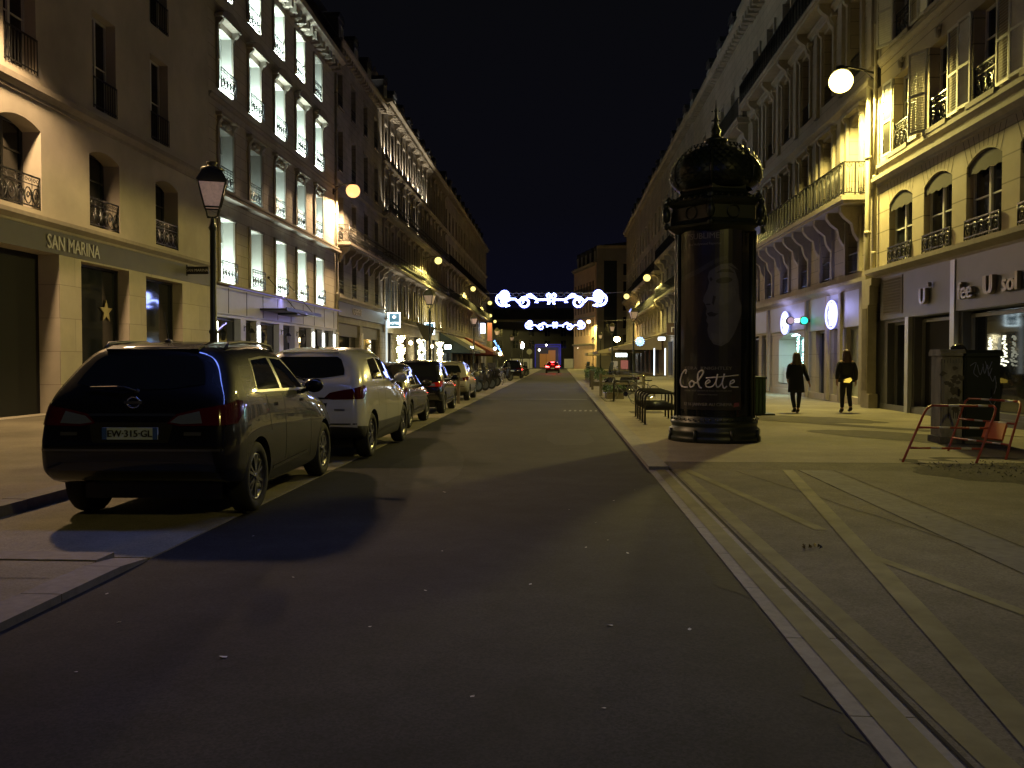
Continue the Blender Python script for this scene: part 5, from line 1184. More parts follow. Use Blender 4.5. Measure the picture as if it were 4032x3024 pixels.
    patch('rear_window',[(-X(.62),z(rw[0]+.06)),(-X(.3),z(rw[0]+.01)),(0,z(rw[0])),(X(.3),z(rw[0]+.01)),(X(.62),z(rw[0]+.06)),(X(.60),z(rw[1]-.22)),(X(.52),z(rw[1]-.05)),(X(.45),z(rw[1])),(-X(.45),z(rw[1])),(-X(.52),z(rw[1]-.05)),(-X(.60),z(rw[1]-.22))],'B',gl,.005)
    patch('windscreen',[(-X(.70),z(1.12)),(X(.70),z(1.12)),(X(.58),z(1.52)),(-X(.58),z(1.52))],'F',gl,.005)
    # tail lights wrap the corner
    tz=P.get('tz',(z(.84),z(1.03))); ts=P.get('ts',(.50,.93))
    for s,v in ((1,'BR'),(-1,'BL')):
        c=Vector((.66,.75,0)).normalized().dot(Vector((Wd/2,-L/2,0)))
        a0=c-.34*P.get('tw',1); a1=c+.24*P.get('tw',1)
        dz=tz[1]-tz[0]; out=[(a0,tz[0]+dz*.12),(a0+.08,tz[0]),(a1-.12,tz[0]+dz*.05),(a1,tz[0]+dz*.5),(a1,tz[1]),(a1-.08,tz[1]+.01),(a0+.22,tz[0]+dz*.72),(a0+.07,tz[0]+dz*.5)]
        tl=patch('tail_light',out,v,P.get('lens',redl),.010,.05)
        if detail and P.get('clear',True): patch('clear_lens',[(a0+.02,tz[0]+dz*.16),(a0+.09,tz[0]+dz*.08),(a0+.22,tz[0]+dz*.12),(a0+.22,tz[0]+dz*.62),(a0+.08,tz[0]+dz*.42)],v,clearl,.014,.05,tl)
        patch('headlight',[(s*X(.45),z(.70)),(s*X(.70),z(.66)),(s*X(.72),z(.80)),(s*X(.50),z(.80))],'F',clearl,.006)
    # plate, tailgate trims
    pz=P.get('pz',z(.70))
    q=MB(); yb=-L/2-.012
    h_=bv.ray_cast(Vector((0,-6,pz)),Vector((0,1,0))); yb=h_[0].y-.018 if h_[0] is not None else yb
    q.box(-.26,.26,yb,yb+.02,pz-.055,pz+.055,0); q.box(-.26,-.215,yb-.002,yb,pz-.055,pz+.055,1); q.box(.215,.26,yb-.002,yb,pz-.055,pz+.055,1)
    pl=q.build('number_plate',[mat('plate_white',(.42,.50,.62),.4),mat('plate_blue',(.03,.08,.32),.4)],root,(0,0,0))
    if P.get('plate'):
        q=MB(); add_text(q,P['plate'],.088,.001,lambda a,b_2,d:(a,yb-.004-d,pz+b_2-.003),bold=.0022); q.build('plate_lettering',black,pl,(0,0,0))
    if detail:
        patch('plate_recess',[(-X(.36),pz-.085),(X(.36),pz-.085),(X(.40),pz+.10),(-X(.40),pz+.10)],'B',seam,.0015)
        patch('bumper_seam',[(-X(.86),P.get('bz',z(.56))),(X(.86),P.get('bz',z(.56))),(X(.86),P.get('bz',z(.56))+.02),(-X(.86),P.get('bz',z(.56))+.02)],'B',trim if P.get('chrome') else seam,.005,.1)
        patch('tailgate_handle',[(-X(.42),pz+.155),(X(.42),pz+.155),(X(.40),pz+.18),(-X(.40),pz+.18)],'B',chrome if P.get('chrome') else seam,.010,.08)
        patch('reflector',[(-.55,.36),(-.40,.36),(-.41,.40),(-.54,.40)],'B',redl,.01)
        for s in (1,-1): patch('badge',[(s*.50,pz-.02),(s*.66,pz-.02),(s*.66,pz+.012),(s*.50,pz+.012)],'B',mat('badge_grey',(.2,.2,.2),.3,metal=.8),.006)
        hh=bv.ray_cast(Vector((0,-6,z(1.02))),Vector((0,1,0)))[0]
        if hh is not None:
            q=MB(); ring=[(.06*math.cos(t),hh.y-.02,z(1.02)+.05*math.sin(t)) for t in [2*PI*i/18 for i in range(18)]]; q.tube(ring,.009,6,closed=True); q.box(-.085,.085,hh.y-.028,hh.y-.016,z(1.02)-.012,z(1.02)+.012); q.build('emblem',chrome,root,(0,0,0))
            q=MB(); hw=bv.ray_cast(Vector((-.2,-6,z(1.17))),Vector((0,1,0)))[0]; q.tube([(.0,hw.y-.05,z(1.12)),(-.12,hw.y-.05,z(1.165)),(-.45,hw.y-.03,z(1.16))],.009,5); q.ball((0,hw.y-.03,z(1.11)),.03,8); q.build('wiper',black,root,(0,0,0))
        # roof rails, aerial, spoiler, mirrors, exhaust
        def roofz(x,yy): h=bv.ray_cast(Vector((x,yy,4)),Vector((0,0,-1)))[0]; return h.z if h is not None else H
        if P.get('rails'):
            for s in (1,-1):
                q=MB(); x=s*X(.62); ys=[y(.75),y(.85),y(1.3),y(1.9),y(2.4),y(2.5)]; q.tube([(x,yy,roofz(x,yy)+(.0 if k in (0,5) else .05)) for k,yy in enumerate(ys)],.018,6); q.build('roof_rail',black,root,(0,0,0))
        q=MB(); zz=roofz(0,y(.85)); q.ball((0,y(.85),zz+.01),.035,8,sc=(1,1.5,.8)); q.cyl((0,y(.85),zz+.02),(0,y(.85)-.10,zz+.30),.006,.003,n=5); q.build('aerial',black,root,(0,0,0))
        q=MB(); zz=roofz(0,y(.62)); q.prism([(y(.50)-.03,zz-.075),(y(.50)-.05,zz-.05),(y(.60),zz-.012),(y(.85),zz-.02),(y(.85),zz-.06)],lambda a,b_2,d:(d,a,b_2),-X(.46),X(.46)); q.build('spoiler',paintm,root,(0,0,0))
    for s in (1,-1):
        q=MB(); hx=bv.ray_cast(Vector((s*3,y(2.98),z(1.0))),Vector((-s,0,0)))[0]; q.ball((hx.x+s*.13,y(2.96),z(1.10)),.12,12,sc=(1.0,.55,.75)); q.cyl((hx.x-s*.02,y(3.0),z(1.03)),(hx.x+s*.08,y(2.97),z(1.07)),.03,n=6); q.build('wing_mirror',paintm,root,(0,0,0))
    a,bm_,cm2=wheel_meshes(wr,P.get('ww',.22),P.get('ns',6))
    for yy in (yr,yf):
        for s in (1,-1):
            w_=link('wheel',a,root,(s*(Wd/2-.125),yy,wr),0); w_.rotation_euler=(random.uniform(0,1),0,0) if s>0 else (random.uniform(0,1),0,PI)
            if yy==yf and P.get('steer'): w_.rotation_euler=(0,0,P['steer']+(PI if s<0 else 0))
            link('rim',bm_,w_); link('brake_disc',cm2,w_)
    q=MB(); q.box(-Wd/2+.25,Wd/2-.25,y(.45),y(4.1),.19,.45); q.build('underbody',black,root,(0,0,0))
    return root
GC='cars parked along the left kerb'
blk=mat('paint_black',(.004,.0042,.006),.4,coat=1,spec=.1); wht=paint('paint_white',(.50,.50,.48)); gry=paint('paint_grey',(.06,.055,.05),.5,.25); sil=paint('paint_silver',(.32,.31,.29),.3,.3); bl2=paint('paint_dark_blue',(.008,.009,.014),.2,.15); rdp=paint('paint_red',(.12,.004,.004))
Lc=4.5
def yc(yr,L): return yr-.82*L/4.5+L/2   # centre from rear axle position
make_car('parked_car','black crossover car with roof rails and plate EW-315-GL, nearest the camera',dict(L=4.5,W=1.86,H=1.74,bz0=1.20,wr=.36,wb=2.74,chrome=True,rails=True,plate='EW·315·GL',ns=6,pz=.865,bz=.70,tz=(.93,1.15),tw=1.15),(-4.02,yc(8.55,4.5),.012),R(1.5),blk,GC)
make_car('parked_car','white crossover car parked directly in front of the black crossover',dict(L=4.45,W=1.82,H=1.76,bz0=1.20,wr=.36,wb=2.65,clad=.54,ns=5,pz=.80,tz=(.95,1.15),tw=1.1,clear=False),(-3.86,yc(13.55,4.45),.012),R(-.5),wht,GC)
make_car('parked_car','dark grey hatchback parked ahead of the white crossover',dict(L=4.15,W=1.76,H=1.50,wr=.315,ns=8,pz=.62,rails=False),(-4.25,yc(19.4,4.15),.012),R(0),gry,GC)
make_car('parked_car','dark blue hatchback squeezed between the grey and the silver hatchback',dict(L=4.0,W=1.72,H=1.55,wr=.31,ns=8,pz=.6,lens=mat('red_glow_lens',(.3,.01,.01),.1,coat=1)),(-4.20,yc(25.0,4.0),.012),R(0),bl2,GC)
make_car('parked_car','silver hatchback parked fifth in the row by the wooden post',dict(L=4.0,W=1.70,H=1.52,wr=.31,ns=6,pz=.62),(-4.3,yc(33.0,4.0),.012),R(0),sil,GC)
make_car('parked_car','dark estate car parked far up the row behind the bicycles',dict(L=4.3,W=1.78,H=1.56,wr=.32),(-4.1,yc(74,4.3),.012),R(0),bl2,GC,False)
rc=make_car('moving_car','car driving away with three red brake lights burning, far up the road',dict(L=4.0,W=1.74,H=1.45,wr=.31,lens=emis('brake_light',(1,.02,.02),60),tw=1.0,pz=.62),(-.85,107,.0),R(0),rdp,None,False)
q=MB(); q.box(-.2,.2,-1.92,-1.86,1.33,1.40); q.build('brake_light',emis('brake_light',(1,.02,.02),60),rc,(0,0,0))
lamp('brake_glow','AREA',(-.85,104.6,.9),60,(1,.03,.03),1.3,parent=rc,size_y=.2,rot=(R(-90),0,0))
# ---------------------------------------------------------------- motorbikes, scooters, bicycles
def spoked(mb,c,r,t=.018,m=0,ns=12):
    mb.tube([(c[0],c[1]+r*math.cos(a),c[2]+r*math.sin(a)) for a in [2*PI*i/22 for i in range(22)]],t,5,m,closed=True)
    for i in range(ns): a=2*PI*i/ns; mb.cyl(c,(c[0],c[1]+r*math.cos(a),c[2]+r*math.sin(a)),.003,n=3,m=m,cap=False)
def bicycle():
    t=thing('bicycle','x','bicycle',(0,0,0)); 
    for yy in (-.52,.52):
        q=MB(); q.tube([(0,.34*math.cos(a),.34*math.sin(a)) for a in [2*PI*i/26 for i in range(26)]],.016,5,closed=True); w=q.build('wheel',mat('bike_tyre',(.10,.10,.09),.6),t,(0,yy,.34))
        q=MB()
        for i in range(14): a=2*PI*i/14; q.cyl((0,0,0),(0,.33*math.cos(a),.33*math.sin(a)),.003,n=3,cap=False)
        q.build('spokes',chrome,w,(0,0,0))
    q=MB()
    for a,b in (((0,-.52,.34),(0,-.12,.28)),((0,-.52,.34),(0,-.2,.72)),((0,-.12,.28),(0,-.22,.80)),((0,-.12,.28),(0,.36,.70)),((0,-.2,.70),(0,.34,.80)),((0,.34,.86),(0,.52,.34))): q.cyl(a,b,.016,n=6)
    q.build('frame',mat('bike_frame',(.08,.08,.09),.3,metal=.4),t,(0,0,0))
    q=MB(); q.tube([(-.28,.26,.98),(-.2,.36,1.0),(0,.34,.98),(.2,.36,1.0),(.28,.26,.98)],.013,6); q.cyl((0,.34,.85),(0,.34,.98),.013,n=6); q.build('handlebar',chrome,t,(0,0,0))
    q=MB(); q.prism([(-.36,.86),(-.10,.88),(-.08,.84),(-.36,.82)],lambda a,b,d:(d,a,b),-.06,.06); q.build('saddle',black,t,(0,0,0))
    q=MB(); q.cyl((-.04,-.12,.28),(.04,-.12,.28),.09,n=12); q.box(.04,.14,-.28,-.20,.26,.28); q.box(-.14,-.04,.0,.08,.30,.32); q.build('crank',chrome,t,(0,0,0))
    return t
bk=bicycle(); BG='bicycles parked in the street'
BK=[(2.3,31.5,.05,1.25,'pale bicycle leaning across the hoops between the rack and the lantern post'),(2.9,29.2,.05,.6,'bicycle with a pale saddle bag lying against the nearest hoops'),(-3.75,54.5,.012,.25,'left-hand bicycle of the pair parked beyond the motorbikes'),(-3.85,58,.012,-.2,'bicycle just behind the first one beyond the motorbikes')]
for i,(x,y_,z_,r_,lb) in enumerate(BK):
    if i==0: o=bk; o.location=(x,y_,z_); o.rotation_euler=(0,R(6),r_); tag(o,lb,None,BG)
    else: o=dup(bk,(x,y_,z_),r_,lb,BG); o.rotation_euler=(0,R(-5 if i%2 else 5),r_)
def moto():
    t=thing('scooter','x','scooter',(0,0,0))
    for yy in (-.62,.68):
        q=MB(); q.tube([(0,.25*math.cos(a),.25*math.sin(a)) for a in [2*PI*i/20 for i in range(20)]],.06,8,closed=True); w=q.build('wheel',rubber,t,(0,yy,.31)); q=MB(); q.cyl((-.03,0,0),(.03,0,0),.2,n=14); q.build('rim',mat('scooter_rim',(.12,.12,.12),.4,metal=.6),w,(0,0,0))
    q=MB(); q.prism([(-.95,.62),(-.9,.80),(-.45,.82),(-.1,.72),(0,.40),(.35,.34),(.45,.75),(.52,.95),(.60,.9),(.62,.5),(.5,.25),(0,.2),(-.45,.28),(-.7,.45)],lambda a,b,d:(d,a,b),-.15,.15)
    q.prism([(.45,.62),(.95,.55),(.9,.62),(.5,.72)],lambda a,b,d:(d,a,b),-.08,.08); q.ball((0,.56,.95),.15,10,sc=(1,.8,.9)); q.build('fairing',mat('scooter_body',(.012,.012,.014),.15,coat=1),t,(0,0,0))
    q=MB(); q.prism([(-.9,.80),(-.92,.88),(-.55,.90),(-.5,.84),(-.12,.82),(-.1,.74),(-.45,.80)],lambda a,b,d:(d,a,b),-.14,.14); q.build('seat',black,t,(0,0,0))
    q=MB(); q.tube([(-.36,.42,1.02),(-.12,.5,1.05),(.12,.5,1.05),(.36,.42,1.02)],.016,6); q.cyl((.2,.48,1.05),(.3,.42,1.2),.008,n=4); q.ball((.31,.42,1.22),.05,6,sc=(1,.4,.7)); q.cyl((-.2,.48,1.05),(-.3,.42,1.2),.008,n=4); q.ball((-.31,.42,1.22),.05,6,sc=(1,.4,.7)); q.build('handlebar',black,t,(0,0,0))
    q=MB(); q.poly([(-.17,.60,1.02),(.17,.60,1.02),(.15,.50,1.42),(-.15,.50,1.42)]); q.build('windshield',mat('screen',(.05,.06,.07),.05),t,(0,0,0))
    q=MB(); q.box(-.10,.10,-.97,-.93,.66,.74); q.build('tail_light',redl,t,(0,0,0)); q=MB(); q.box(-.08,.08,-1.0,-.98,.45,.58); q.build('number_plate',mat('plate_pale',(.4,.42,.45),.4),t,(0,0,0))
    q=MB(); q.cyl((.2,-.2,.3),(.2,-.85,.42),.05,.06,n=8); q.build('exhaust',chrome,t,(0,0,0))
    return t
mo=moto(); MG='motor scooters parked across the left bay'
MO=[(-4.5,41.2,.012,-.9,'black scooter nearest the silver hatchback'),(-4.3,43.4,.012,-.8,'second black scooter beyond the silver hatchback'),(-4.2,45.8,.012,-.9,'third black scooter, middle of the scooter cluster'),(-4.2,48.0,.012,-.7,'fourth scooter with its mirrors against the cafe lights'),(-4.3,50.6,.012,-.95,'last scooter before the pair of bicycles'),(-4.2,64,.012,-.8,'scooter standing just before the dark estate car'),(-4.0,80.5,.012,-.8,'scooter standing just beyond the dark estate car'),(-3.9,85,.012,-.9,'farther scooter beyond the dark estate car'),(-3.9,90,.012,-.8,'farthest scooter on the left at the end of the bay'),(2.9,40.8,.05,.9,'scooter on the right pavement behind the wooden rail'),(2.6,70,.05,.5,'far scooter on the right by the green hedge')]
for i,(x,y_,z_,r_,lb) in enumerate(MO):
    if i==0: mo.location=(x,y_,z_); mo.rotation_euler=(0,0,r_); tag(mo,lb,None,MG)
    else: dup(mo,(x,y_,z_),r_,lb,MG)
# ---------------------------------------------------------------- wooden posts and rails
def wood_rail(lab,x0,y0,x1,y1,h=.95,z=.05,grp='wooden guard rails along the right kerb'):
    t=thing('wooden_rail',lab,'barrier',(x0,y0,z),0,grp); d=Vector((x1-x0,y1-y0,0))
    for k in (0,1):
        q=MB(); c=d*k; q.box(c.x-.06,c.x+.06,c.y-.06,c.y+.06,0,h); q.build('post',woodm,t,(0,0,0))
    for zz in (h-.1,h*.55):
        q=MB(); n=Vector((-d.y,d.x,0)).normalized()*.025; a=-n*3.2; b=d-n*3.2
        q.add([a-n+Vector((0,0,zz-.05)),b-n+Vector((0,0,zz-.05)),b+n+Vector((0,0,zz-.05)),a+n+Vector((0,0,zz-.05)),a-n+Vector((0,0,zz+.05)),b-n+Vector((0,0,zz+.05)),b+n+Vector((0,0,zz+.05)),a+n+Vector((0,0,zz+.05))],[(0,1,2,3),(4,5,6,7),(0,1,5,4),(1,2,6,5),(2,3,7,6),(0,3,7,4)]); q.build('rail',woodm,t,(0,0,0))
wood_rail('nearer weathered wooden rail beside the bicycle on the right',1.75,36.5,3.6,37.0); wood_rail('farther weathered wooden rail by the right kerb',1.7,44.5,1.75,48.5,grp=None)
t=thing('wooden_post','pair of pale wooden stakes with a crosspiece in front of the silver hatchback','post',(-3.62,30.6,.012)); q=MB(); q.box(-.05,.05,-.05,.05,0,1.12); q.build('stake',woodm,t,(0,0,0)); q=MB(); q.box(-.27,-.17,-.05,.05,0,1.1); q.build('stake',woodm,t,(0,0,0)); q=MB(); q.box(-.30,.08,-.08,-.052,.86,.98); q.build('crosspiece',woodm,t,(0,0,0))
# hedges / planters
def hedge(lab,x0,x1,y0,y1,h,seed,name='hedge',cat='hedge',n=900):
    t=thing(name,lab,cat,((x0+x1)/2,(y0+y1)/2,.05)); w=(x1-x0)/2; d=(y1-y0)/2; rd=random.Random(seed)
    q=MB(); q.box(-w*.8,w*.8,-d*.9,d*.9,0,.25); q.build('planter_box',woodm,t,(0,0,0)); q=MB()
    for k in range(n):
        x=rd.uniform(-w,w); y_=rd.uniform(-d,d); z=.2+(h-.2)*rd.random()**.6*(1-.25*rd.random()); s_=.07
        v=[Vector((rd.uniform(-1,1),rd.uniform(-1,1),rd.uniform(-1,1)))*s_ for _ in range(3)]; q.add([Vector((x,y_,z))+a for a in v],[(0,1,2)])
    q.build('foliage',foliage,t,(0,0,0)); return t
hedge('small dark green shrub box at the foot of the wooden rail',1.75,2.6,33.6,35.0,.55,1,'planter','planter',500); hedge('long dark green hedge in planters along the right kerb',1.9,2.9,50,68,.95,2,n=2600); hedge('low terrace hedge in front of the lit cafe',3.0,3.8,72,100,.9,3,n=2200)
# ---------------------------------------------------------------- awnings and cafe terraces
def awning(lab,f,u0,u1,o,z0,z1,mt,val=.3,grp='cafe awnings',nm='awning'):
    t=thing(nm,lab,'awning',f.P((u0+u1)/2,.05,z0),0,grp); q=MB(); n=max(2,int((u1-u0)/1.2))
    for i in range(n):
        a=u0+(u1-u0)*i/n; b=u0+(u1-u0)*(i+1)/n
        q.quad(f.P(a,.2,z1),f.P(b,.2,z1),f.P(b,o,z0),f.P(a,o,z0)); q.quad(f.P(a,o,z0),f.P(b,o,z0),f.P(b,o+.02,z0-val),f.P(a,o+.02,z0-val))
    for u in (u0,u1): q.poly([f.P(u,.2,z1),f.P(u,o,z0),f.P(u,o,z0-val),f.P(u,.2,z0-val)])
    q.build('canvas',mt,t)
    q=MB(); q.cyl(f.P(u0,o,z0),f.P(u1,o,z0),.04,n=6)
    for u in (u0+.1,u1-.1): q.cyl(f.P(u,.2,z0-.2),f.P(u,o,z0),.03,n=6)
    q.build('frame',iron,t); return t
ctl=mat('teal_canvas',(.010,.018,.022),.85); ccr=mat('cream_canvas',(.36,.31,.22),.85); crd=mat('red_canvas',(.17,.035,.02),.8); cor_=mat('orange_canvas',(.25,.09,.03),.8)
awning('dark teal cafe awning with a white tube lamp under it',LF,94.5,107,3.6,2.7,4.7,ctl); awning('cream cafe awning between the teal and the red ones',LF,107.6,119,3.2,2.9,4.6,ccr); awning('red cafe awning on the left, beyond the cream one',LF,119.5,131,4.2,2.7,4.9,crd); awning('orange cafe awning farthest up on the left',LF,131.5,146,4.0,2.6,4.4,cor_)
awning('large cream terrace awning lit yellow below the tan building',RF,84,100,4.4,2.9,4.0,ccr); awning('long grey cream awning of the far right terrace',RF,101,118,5.6,2.7,4.1,ccr); awning('farthest pale awning reaching toward the brake lights on the right',RF,119,132,6.2,2.6,3.8,ccr)
def glowbox(nm,lab,cat,x0,x1,y0,y1,z0,z1,mt,case=.03,grp=None):
    t=thing(nm,lab,cat,((x0+x1)/2,y0,z0),0,grp); w=(x1-x0)/2; h=z1-z0
    q=MB(); q.box(-w-case,w+case,.03,y1-y0,-case,h+case); q.build('case',iron,t,(0,0,0)); q=MB(); q.box(-w,w,0,.029,0,h); q.build('lit_face',mt,t,(0,0,0)); return t
tubew=emis('tube_white',(.75,1,.97),22)
glowbox('tube_lamp','short white tube lamp at the dark doorway left of the teal awning','lamp',-12.6,-11.9,93.6,93.8,2.85,3.25,tubew); glowbox('tube_lamp','long white tube lamp hanging under the teal awning edge','lamp',-11.6,-10.4,104,104.2,2.85,3.25,tubew)
lamp('tube_glow','POINT',(-11,103,2.6),90,(.7,1,.95),.3); lamp('tube_glow','POINT',(-12,92.8,2.7),40,(.7,1,.95),.3)
glowbox('neon_sign','vertical white-blue neon blade sign high above the red awning','sign',-13.4,-12.7,146,146.3,6.2,7.9,emis('neon_blue',(.6,.7,1),14)); glowbox('banner_sign','dim red and cream oval blade sign beside the white-blue neon','sign',-12.7,-11.9,151,151.3,5.0,8.2,mat('dim_red_sign',(.35,.12,.10),.6,em=(.6,.2,.15),es=.12))
q=MB(); rd=random.Random(6)
for k in range(34): e_=.05; x=-11.4+k*.035+rd.uniform(-.15,.15); z=5.0-k*.055+rd.uniform(-.1,.1); q.box(x-e_,x+e_,149.9,150.0,z-e_,z+e_)
tag(q.build('blue_fairy_string',emis('blue_bulbs',(.15,.35,1),9)),'short sloping string of blue fairy lights above the orange awning','christmas lights')
t=thing('floodlight_pole','tall pole with a glaring white floodlight at the far left end','street lamp',(-6.6,152,.12)); q=MB(); q.cyl((0,0,0),(0,0,4.2),.05,n=8); q.build('pole',iron,t,(0,0,0)); q=MB(); q.ball((0,-.1,4.1),.42,12,sc=(.8,.5,1.2)); q.build('floodlight',emis('flood',(.9,.95,1),60),t,(0,0,0))
for i,(x,y_,z_,r_,c_,s_,lb) in enumerate([(-3.9,165,3.6,.2,(1,.95,.85),12,'small round lamp left of the blue framed hoarding'),(.0,172,4.2,.22,(1,.9,.8),14,'tiny lamp above the middle of the blue framed hoarding'),(3.6,160,3.9,.24,(1,.85,.6),16,'small lamp at the foot of the tan corner building'),(-8.9,118,3.2,.22,(1,1,.85),10,'small round lamp under the cream awning'),(-9.2,133,2.6,.3,(1,.85,.4),10,'low yellow lamp under the orange awning'),(-2.6,168,4.6,.18,(1,.95,.9),12,'upper small lamp over the blue hoarding'),(-7.2,165,5.1,.15,(1,1,1),9,'tiny white lamp high in the far dark facade')]):
    t=thing('globe_lamp',lb,'lamp',(x,y_,z_)); q=MB(); q.ball((0,0,0),r_,10); q.build('globe',emis('gl%d'%i,c_,s_),t,(0,0,0)); q=MB(); q.cyl((0,.05,-z_+.05),(0,.05,-r_*.9),.03,n=5); q.build('pole',iron,t,(0,0,0))
# blue LED framed hoarding closing the street
t=thing('hoarding','hoarding outlined in blue light with orange lit boards at the street end','hoarding',(-2.3,170,.0)); q=MB(); q.box(-2.6,2.6,.1,.25,0,4.9); q.build('boards',mat('navy_board',(.05,.05,.09),.8,noise=.2,scale=1),t,(0,0,0))
q=MB(); blu=emis('blue_led',(.06,.06,1),.25)
for a,b in (((-2.5,.05,.2),(-2.5,.05,4.7)),((-2.5,.05,4.7),(2.5,.05,4.7)),((2.5,.05,4.7),(2.5,.05,.2)),((-2.2,.05,4.3),(2.2,.05,4.3)),((2.2,.05,4.3),(2.2,.05,.2))): q.cyl(a,b,.06,n=5)
q.build('blue_light_frame',blu,t,(0,0,0)); q=MB(); q.box(-1.6,1.4,-.05,.09,.2,2.9); q.box(.1,1.5,-.1,-.06,.2,3.6); q.build('orange_panel',mat('orange_lit_board',(.45,.22,.08),.8),t,(0,0,0)); lamp('hoarding_light','POINT',(-2.3,166.5,3.0),40,(1,.6,.25),.4)
lamp('hoarding_blue','POINT',(-.2,168,3.5),40,(.1,.1,1),.4)
for i,(x0,x1) in enumerate(((-9.5,-7.2),(-7.0,-5.2),(.9,3.0))):
    t=thing('site_fence',['pale site fence panel farthest left of the blue hoarding','pale site fence panel just left of the blue hoarding','pale site fence panel just right of the blue hoarding'][i],'fence',((x0+x1)/2,164,0),0,'pale site fence panels'); w=(x1-x0)/2; q=MB(); q.box(-w,w,0,.06,.1,1.9); q.build('panel',mat('pale_fence',(.3,.3,.31),.8,noise=.2,scale=1),t,(0,0,0)); q=MB(); q.box(-w-.05,-w,-.02,.08,0,2.0); q.box(w,w+.05,-.02,.08,0,2.0); q.build('posts',iron,t,(0,0,0))
# right terrace details
glowbox('menu_sign','bright white oblong sign over the lit cafe boards on the right','sign',7.6,9.1,117,117.2,2.1,2.6,emis('tubew2',(.9,1,1),14)); glowbox('menu_board','lit red and cream poster board under the bright oblong sign','sign',8.3,9.3,117.2,117.4,.4,1.6,mat('red_board',(.4,.1,.07),.7,em=(1,.35,.25),es=.25)); glowbox('menu_board','lit cream poster board left of the red one','sign',7.0,7.9,117.2,117.4,.4,1.5,mat('cream_board',(.4,.35,.2),.7,em=(1,.8,.45),es=.2))
t=thing('spotlight','glaring orange spotlight on the corner of the right terrace awning','lamp',(7.5,113.0,4.35)); q=MB(); q.ball((0,0,0),.34,12,sc=(1.2,1,1)); q.build('lens',emis('hot_orange',(1,.62,.25),120),t,(0,0,0)); q=MB(); q.cyl((0,.2,0),(.3,.9,0),.05,n=6); q.box(-.1,.1,.3,.5,-.4,.2); q.build('arm',iron,t,(0,0,0))
t=thing('snowflake_sign','round ice blue glowing sign just right of the nearest right lantern post','sign',(6.5,70,3.1)); q=MB()
for k in range(6):
    a=k*PI/6; q.cyl((-.38*math.cos(a),0,-.38*math.sin(a)),(.38*math.cos(a),0,.38*math.sin(a)),.03,n=5)
q.tube([(.3*math.cos(a),0,.3*math.sin(a)) for a in [2*PI*i/16 for i in range(16)]],.03,5,closed=True); q.build('lit_spokes',emis('ice_blue',(.35,.6,1),3),t,(0,0,0)); q=MB(); q.box(.0,3.5,.05,.08,.35,.39); q.build('arm',iron,t,(0,0,0))
glowbox('shop_sign','white glowing sign board over the shop with lit door strips','sign',9.0,9.6,79,79.2,3.4,3.7,emis('sign_w',(.85,.95,1),9)); lamp('sign_glow','POINT',(9.2,78,3.0),40,(.85,.92,1),.2)
for x in (8.75,9.75): glowbox('door_strip',['left glowing vertical strip beside the red shop door','right glowing vertical strip beside the red shop door'][x>9],'lamp',x-.05,x+.05,80,80.1,.2,2.7,emis('strip2',(.8,.9,1),2.5),.01,'lit strips at the red door')
t=thing('letter_sign','dark square blade sign with a pale letter n','sign',(9.5,72.5,4.2)); q=MB(); q.box(-.55,.6,0,.08,-.5,.5); q.build('panel',mat('maroon_panel',(.05,.02,.03),.5),t,(0,0,0)); q=MB(); add_text(q,'n',.95,.004,lambda a,b,d:(a,-.01-d,b+.02)); q.build('letter',mat('n_letter',(.5,.48,.45),.5,em=(1,.9,.8),es=.12),t,(0,0,0))
# street signs far off, people far off not resolved; bistro furniture masses
def cafe_set(lab,x,y_,seed):
    t=thing('bistro_table',lab,'table',(x,y_,.05),0,'bistro tables on the terraces'); q=MB(); q.cyl((0,0,0),(0,0,.72),.03,n=6); q.cyl((0,0,0),(0,0,.03),.2,n=10); q.build('pedestal',iron,t,(0,0,0)); q=MB(); q.cyl((0,0,.72),(0,0,.75),.35,n=14); q.build('tabletop',mat('table_top',(.2,.17,.13),.4),t,(0,0,0))
for i in range(6): cafe_set(['bistro table at the near end of the right terrace','second bistro table of the right terrace','third bistro table of the right terrace','fourth bistro table of the right terrace','fifth bistro table of the right terrace','farthest bistro table of the right terrace'][i],5.9+.3*(i%2),86+i*3.2,i)
tl=thing('traffic_sign','round backed traffic sign on a thin pole at the far left kerb','sign',(-4.6,131,.12)); q=MB(); q.cyl((0,0,0),(0,0,3.0),.03,n=6); q.build('pole',iron,tl,(0,0,0)); q=MB(); q.cyl((0,-.03,2.8),(0,.0,2.8),.42,n=20); q.build('disc',mat('sign_back',(.25,.26,.28),.5),tl,(0,0,0))
# ---------------------------------------------------------------- people
def skin_obj(name,pts,edges,rad,mt,parent,levels=2,root_i=0):
    me=bpy.data.meshes.new(name); me.from_pydata(pts,edges,[]); o=bpy.data.objects.new('tmp',me); C.objects.link(o)
    m=o.modifiers.new('s','SKIN'); m.use_smooth_shade=True
    for i,v in enumerate(me.skin_vertices[0].data): r=rad[i]; v.radius=(r,r) if not isinstance(r,tuple) else r; v.use_root=(i==root_i)
    s=o.modifiers.new('ss','SUBSURF'); s.levels=levels; s.render_levels=levels
    dg=bpy.context.evaluated_depsgraph_get(); nm=bpy.data.meshes.new_from_object(o.evaluated_get(dg),depsgraph=dg); bpy.data.objects.remove(o)
    nm.materials.clear(); nm.materials.append(mt)
    for p in nm.polygons: p.use_smooth=True
    return link(name,nm,parent,(0,0,0))
skinm=mat('skin',(.35,.20,.14),.6)
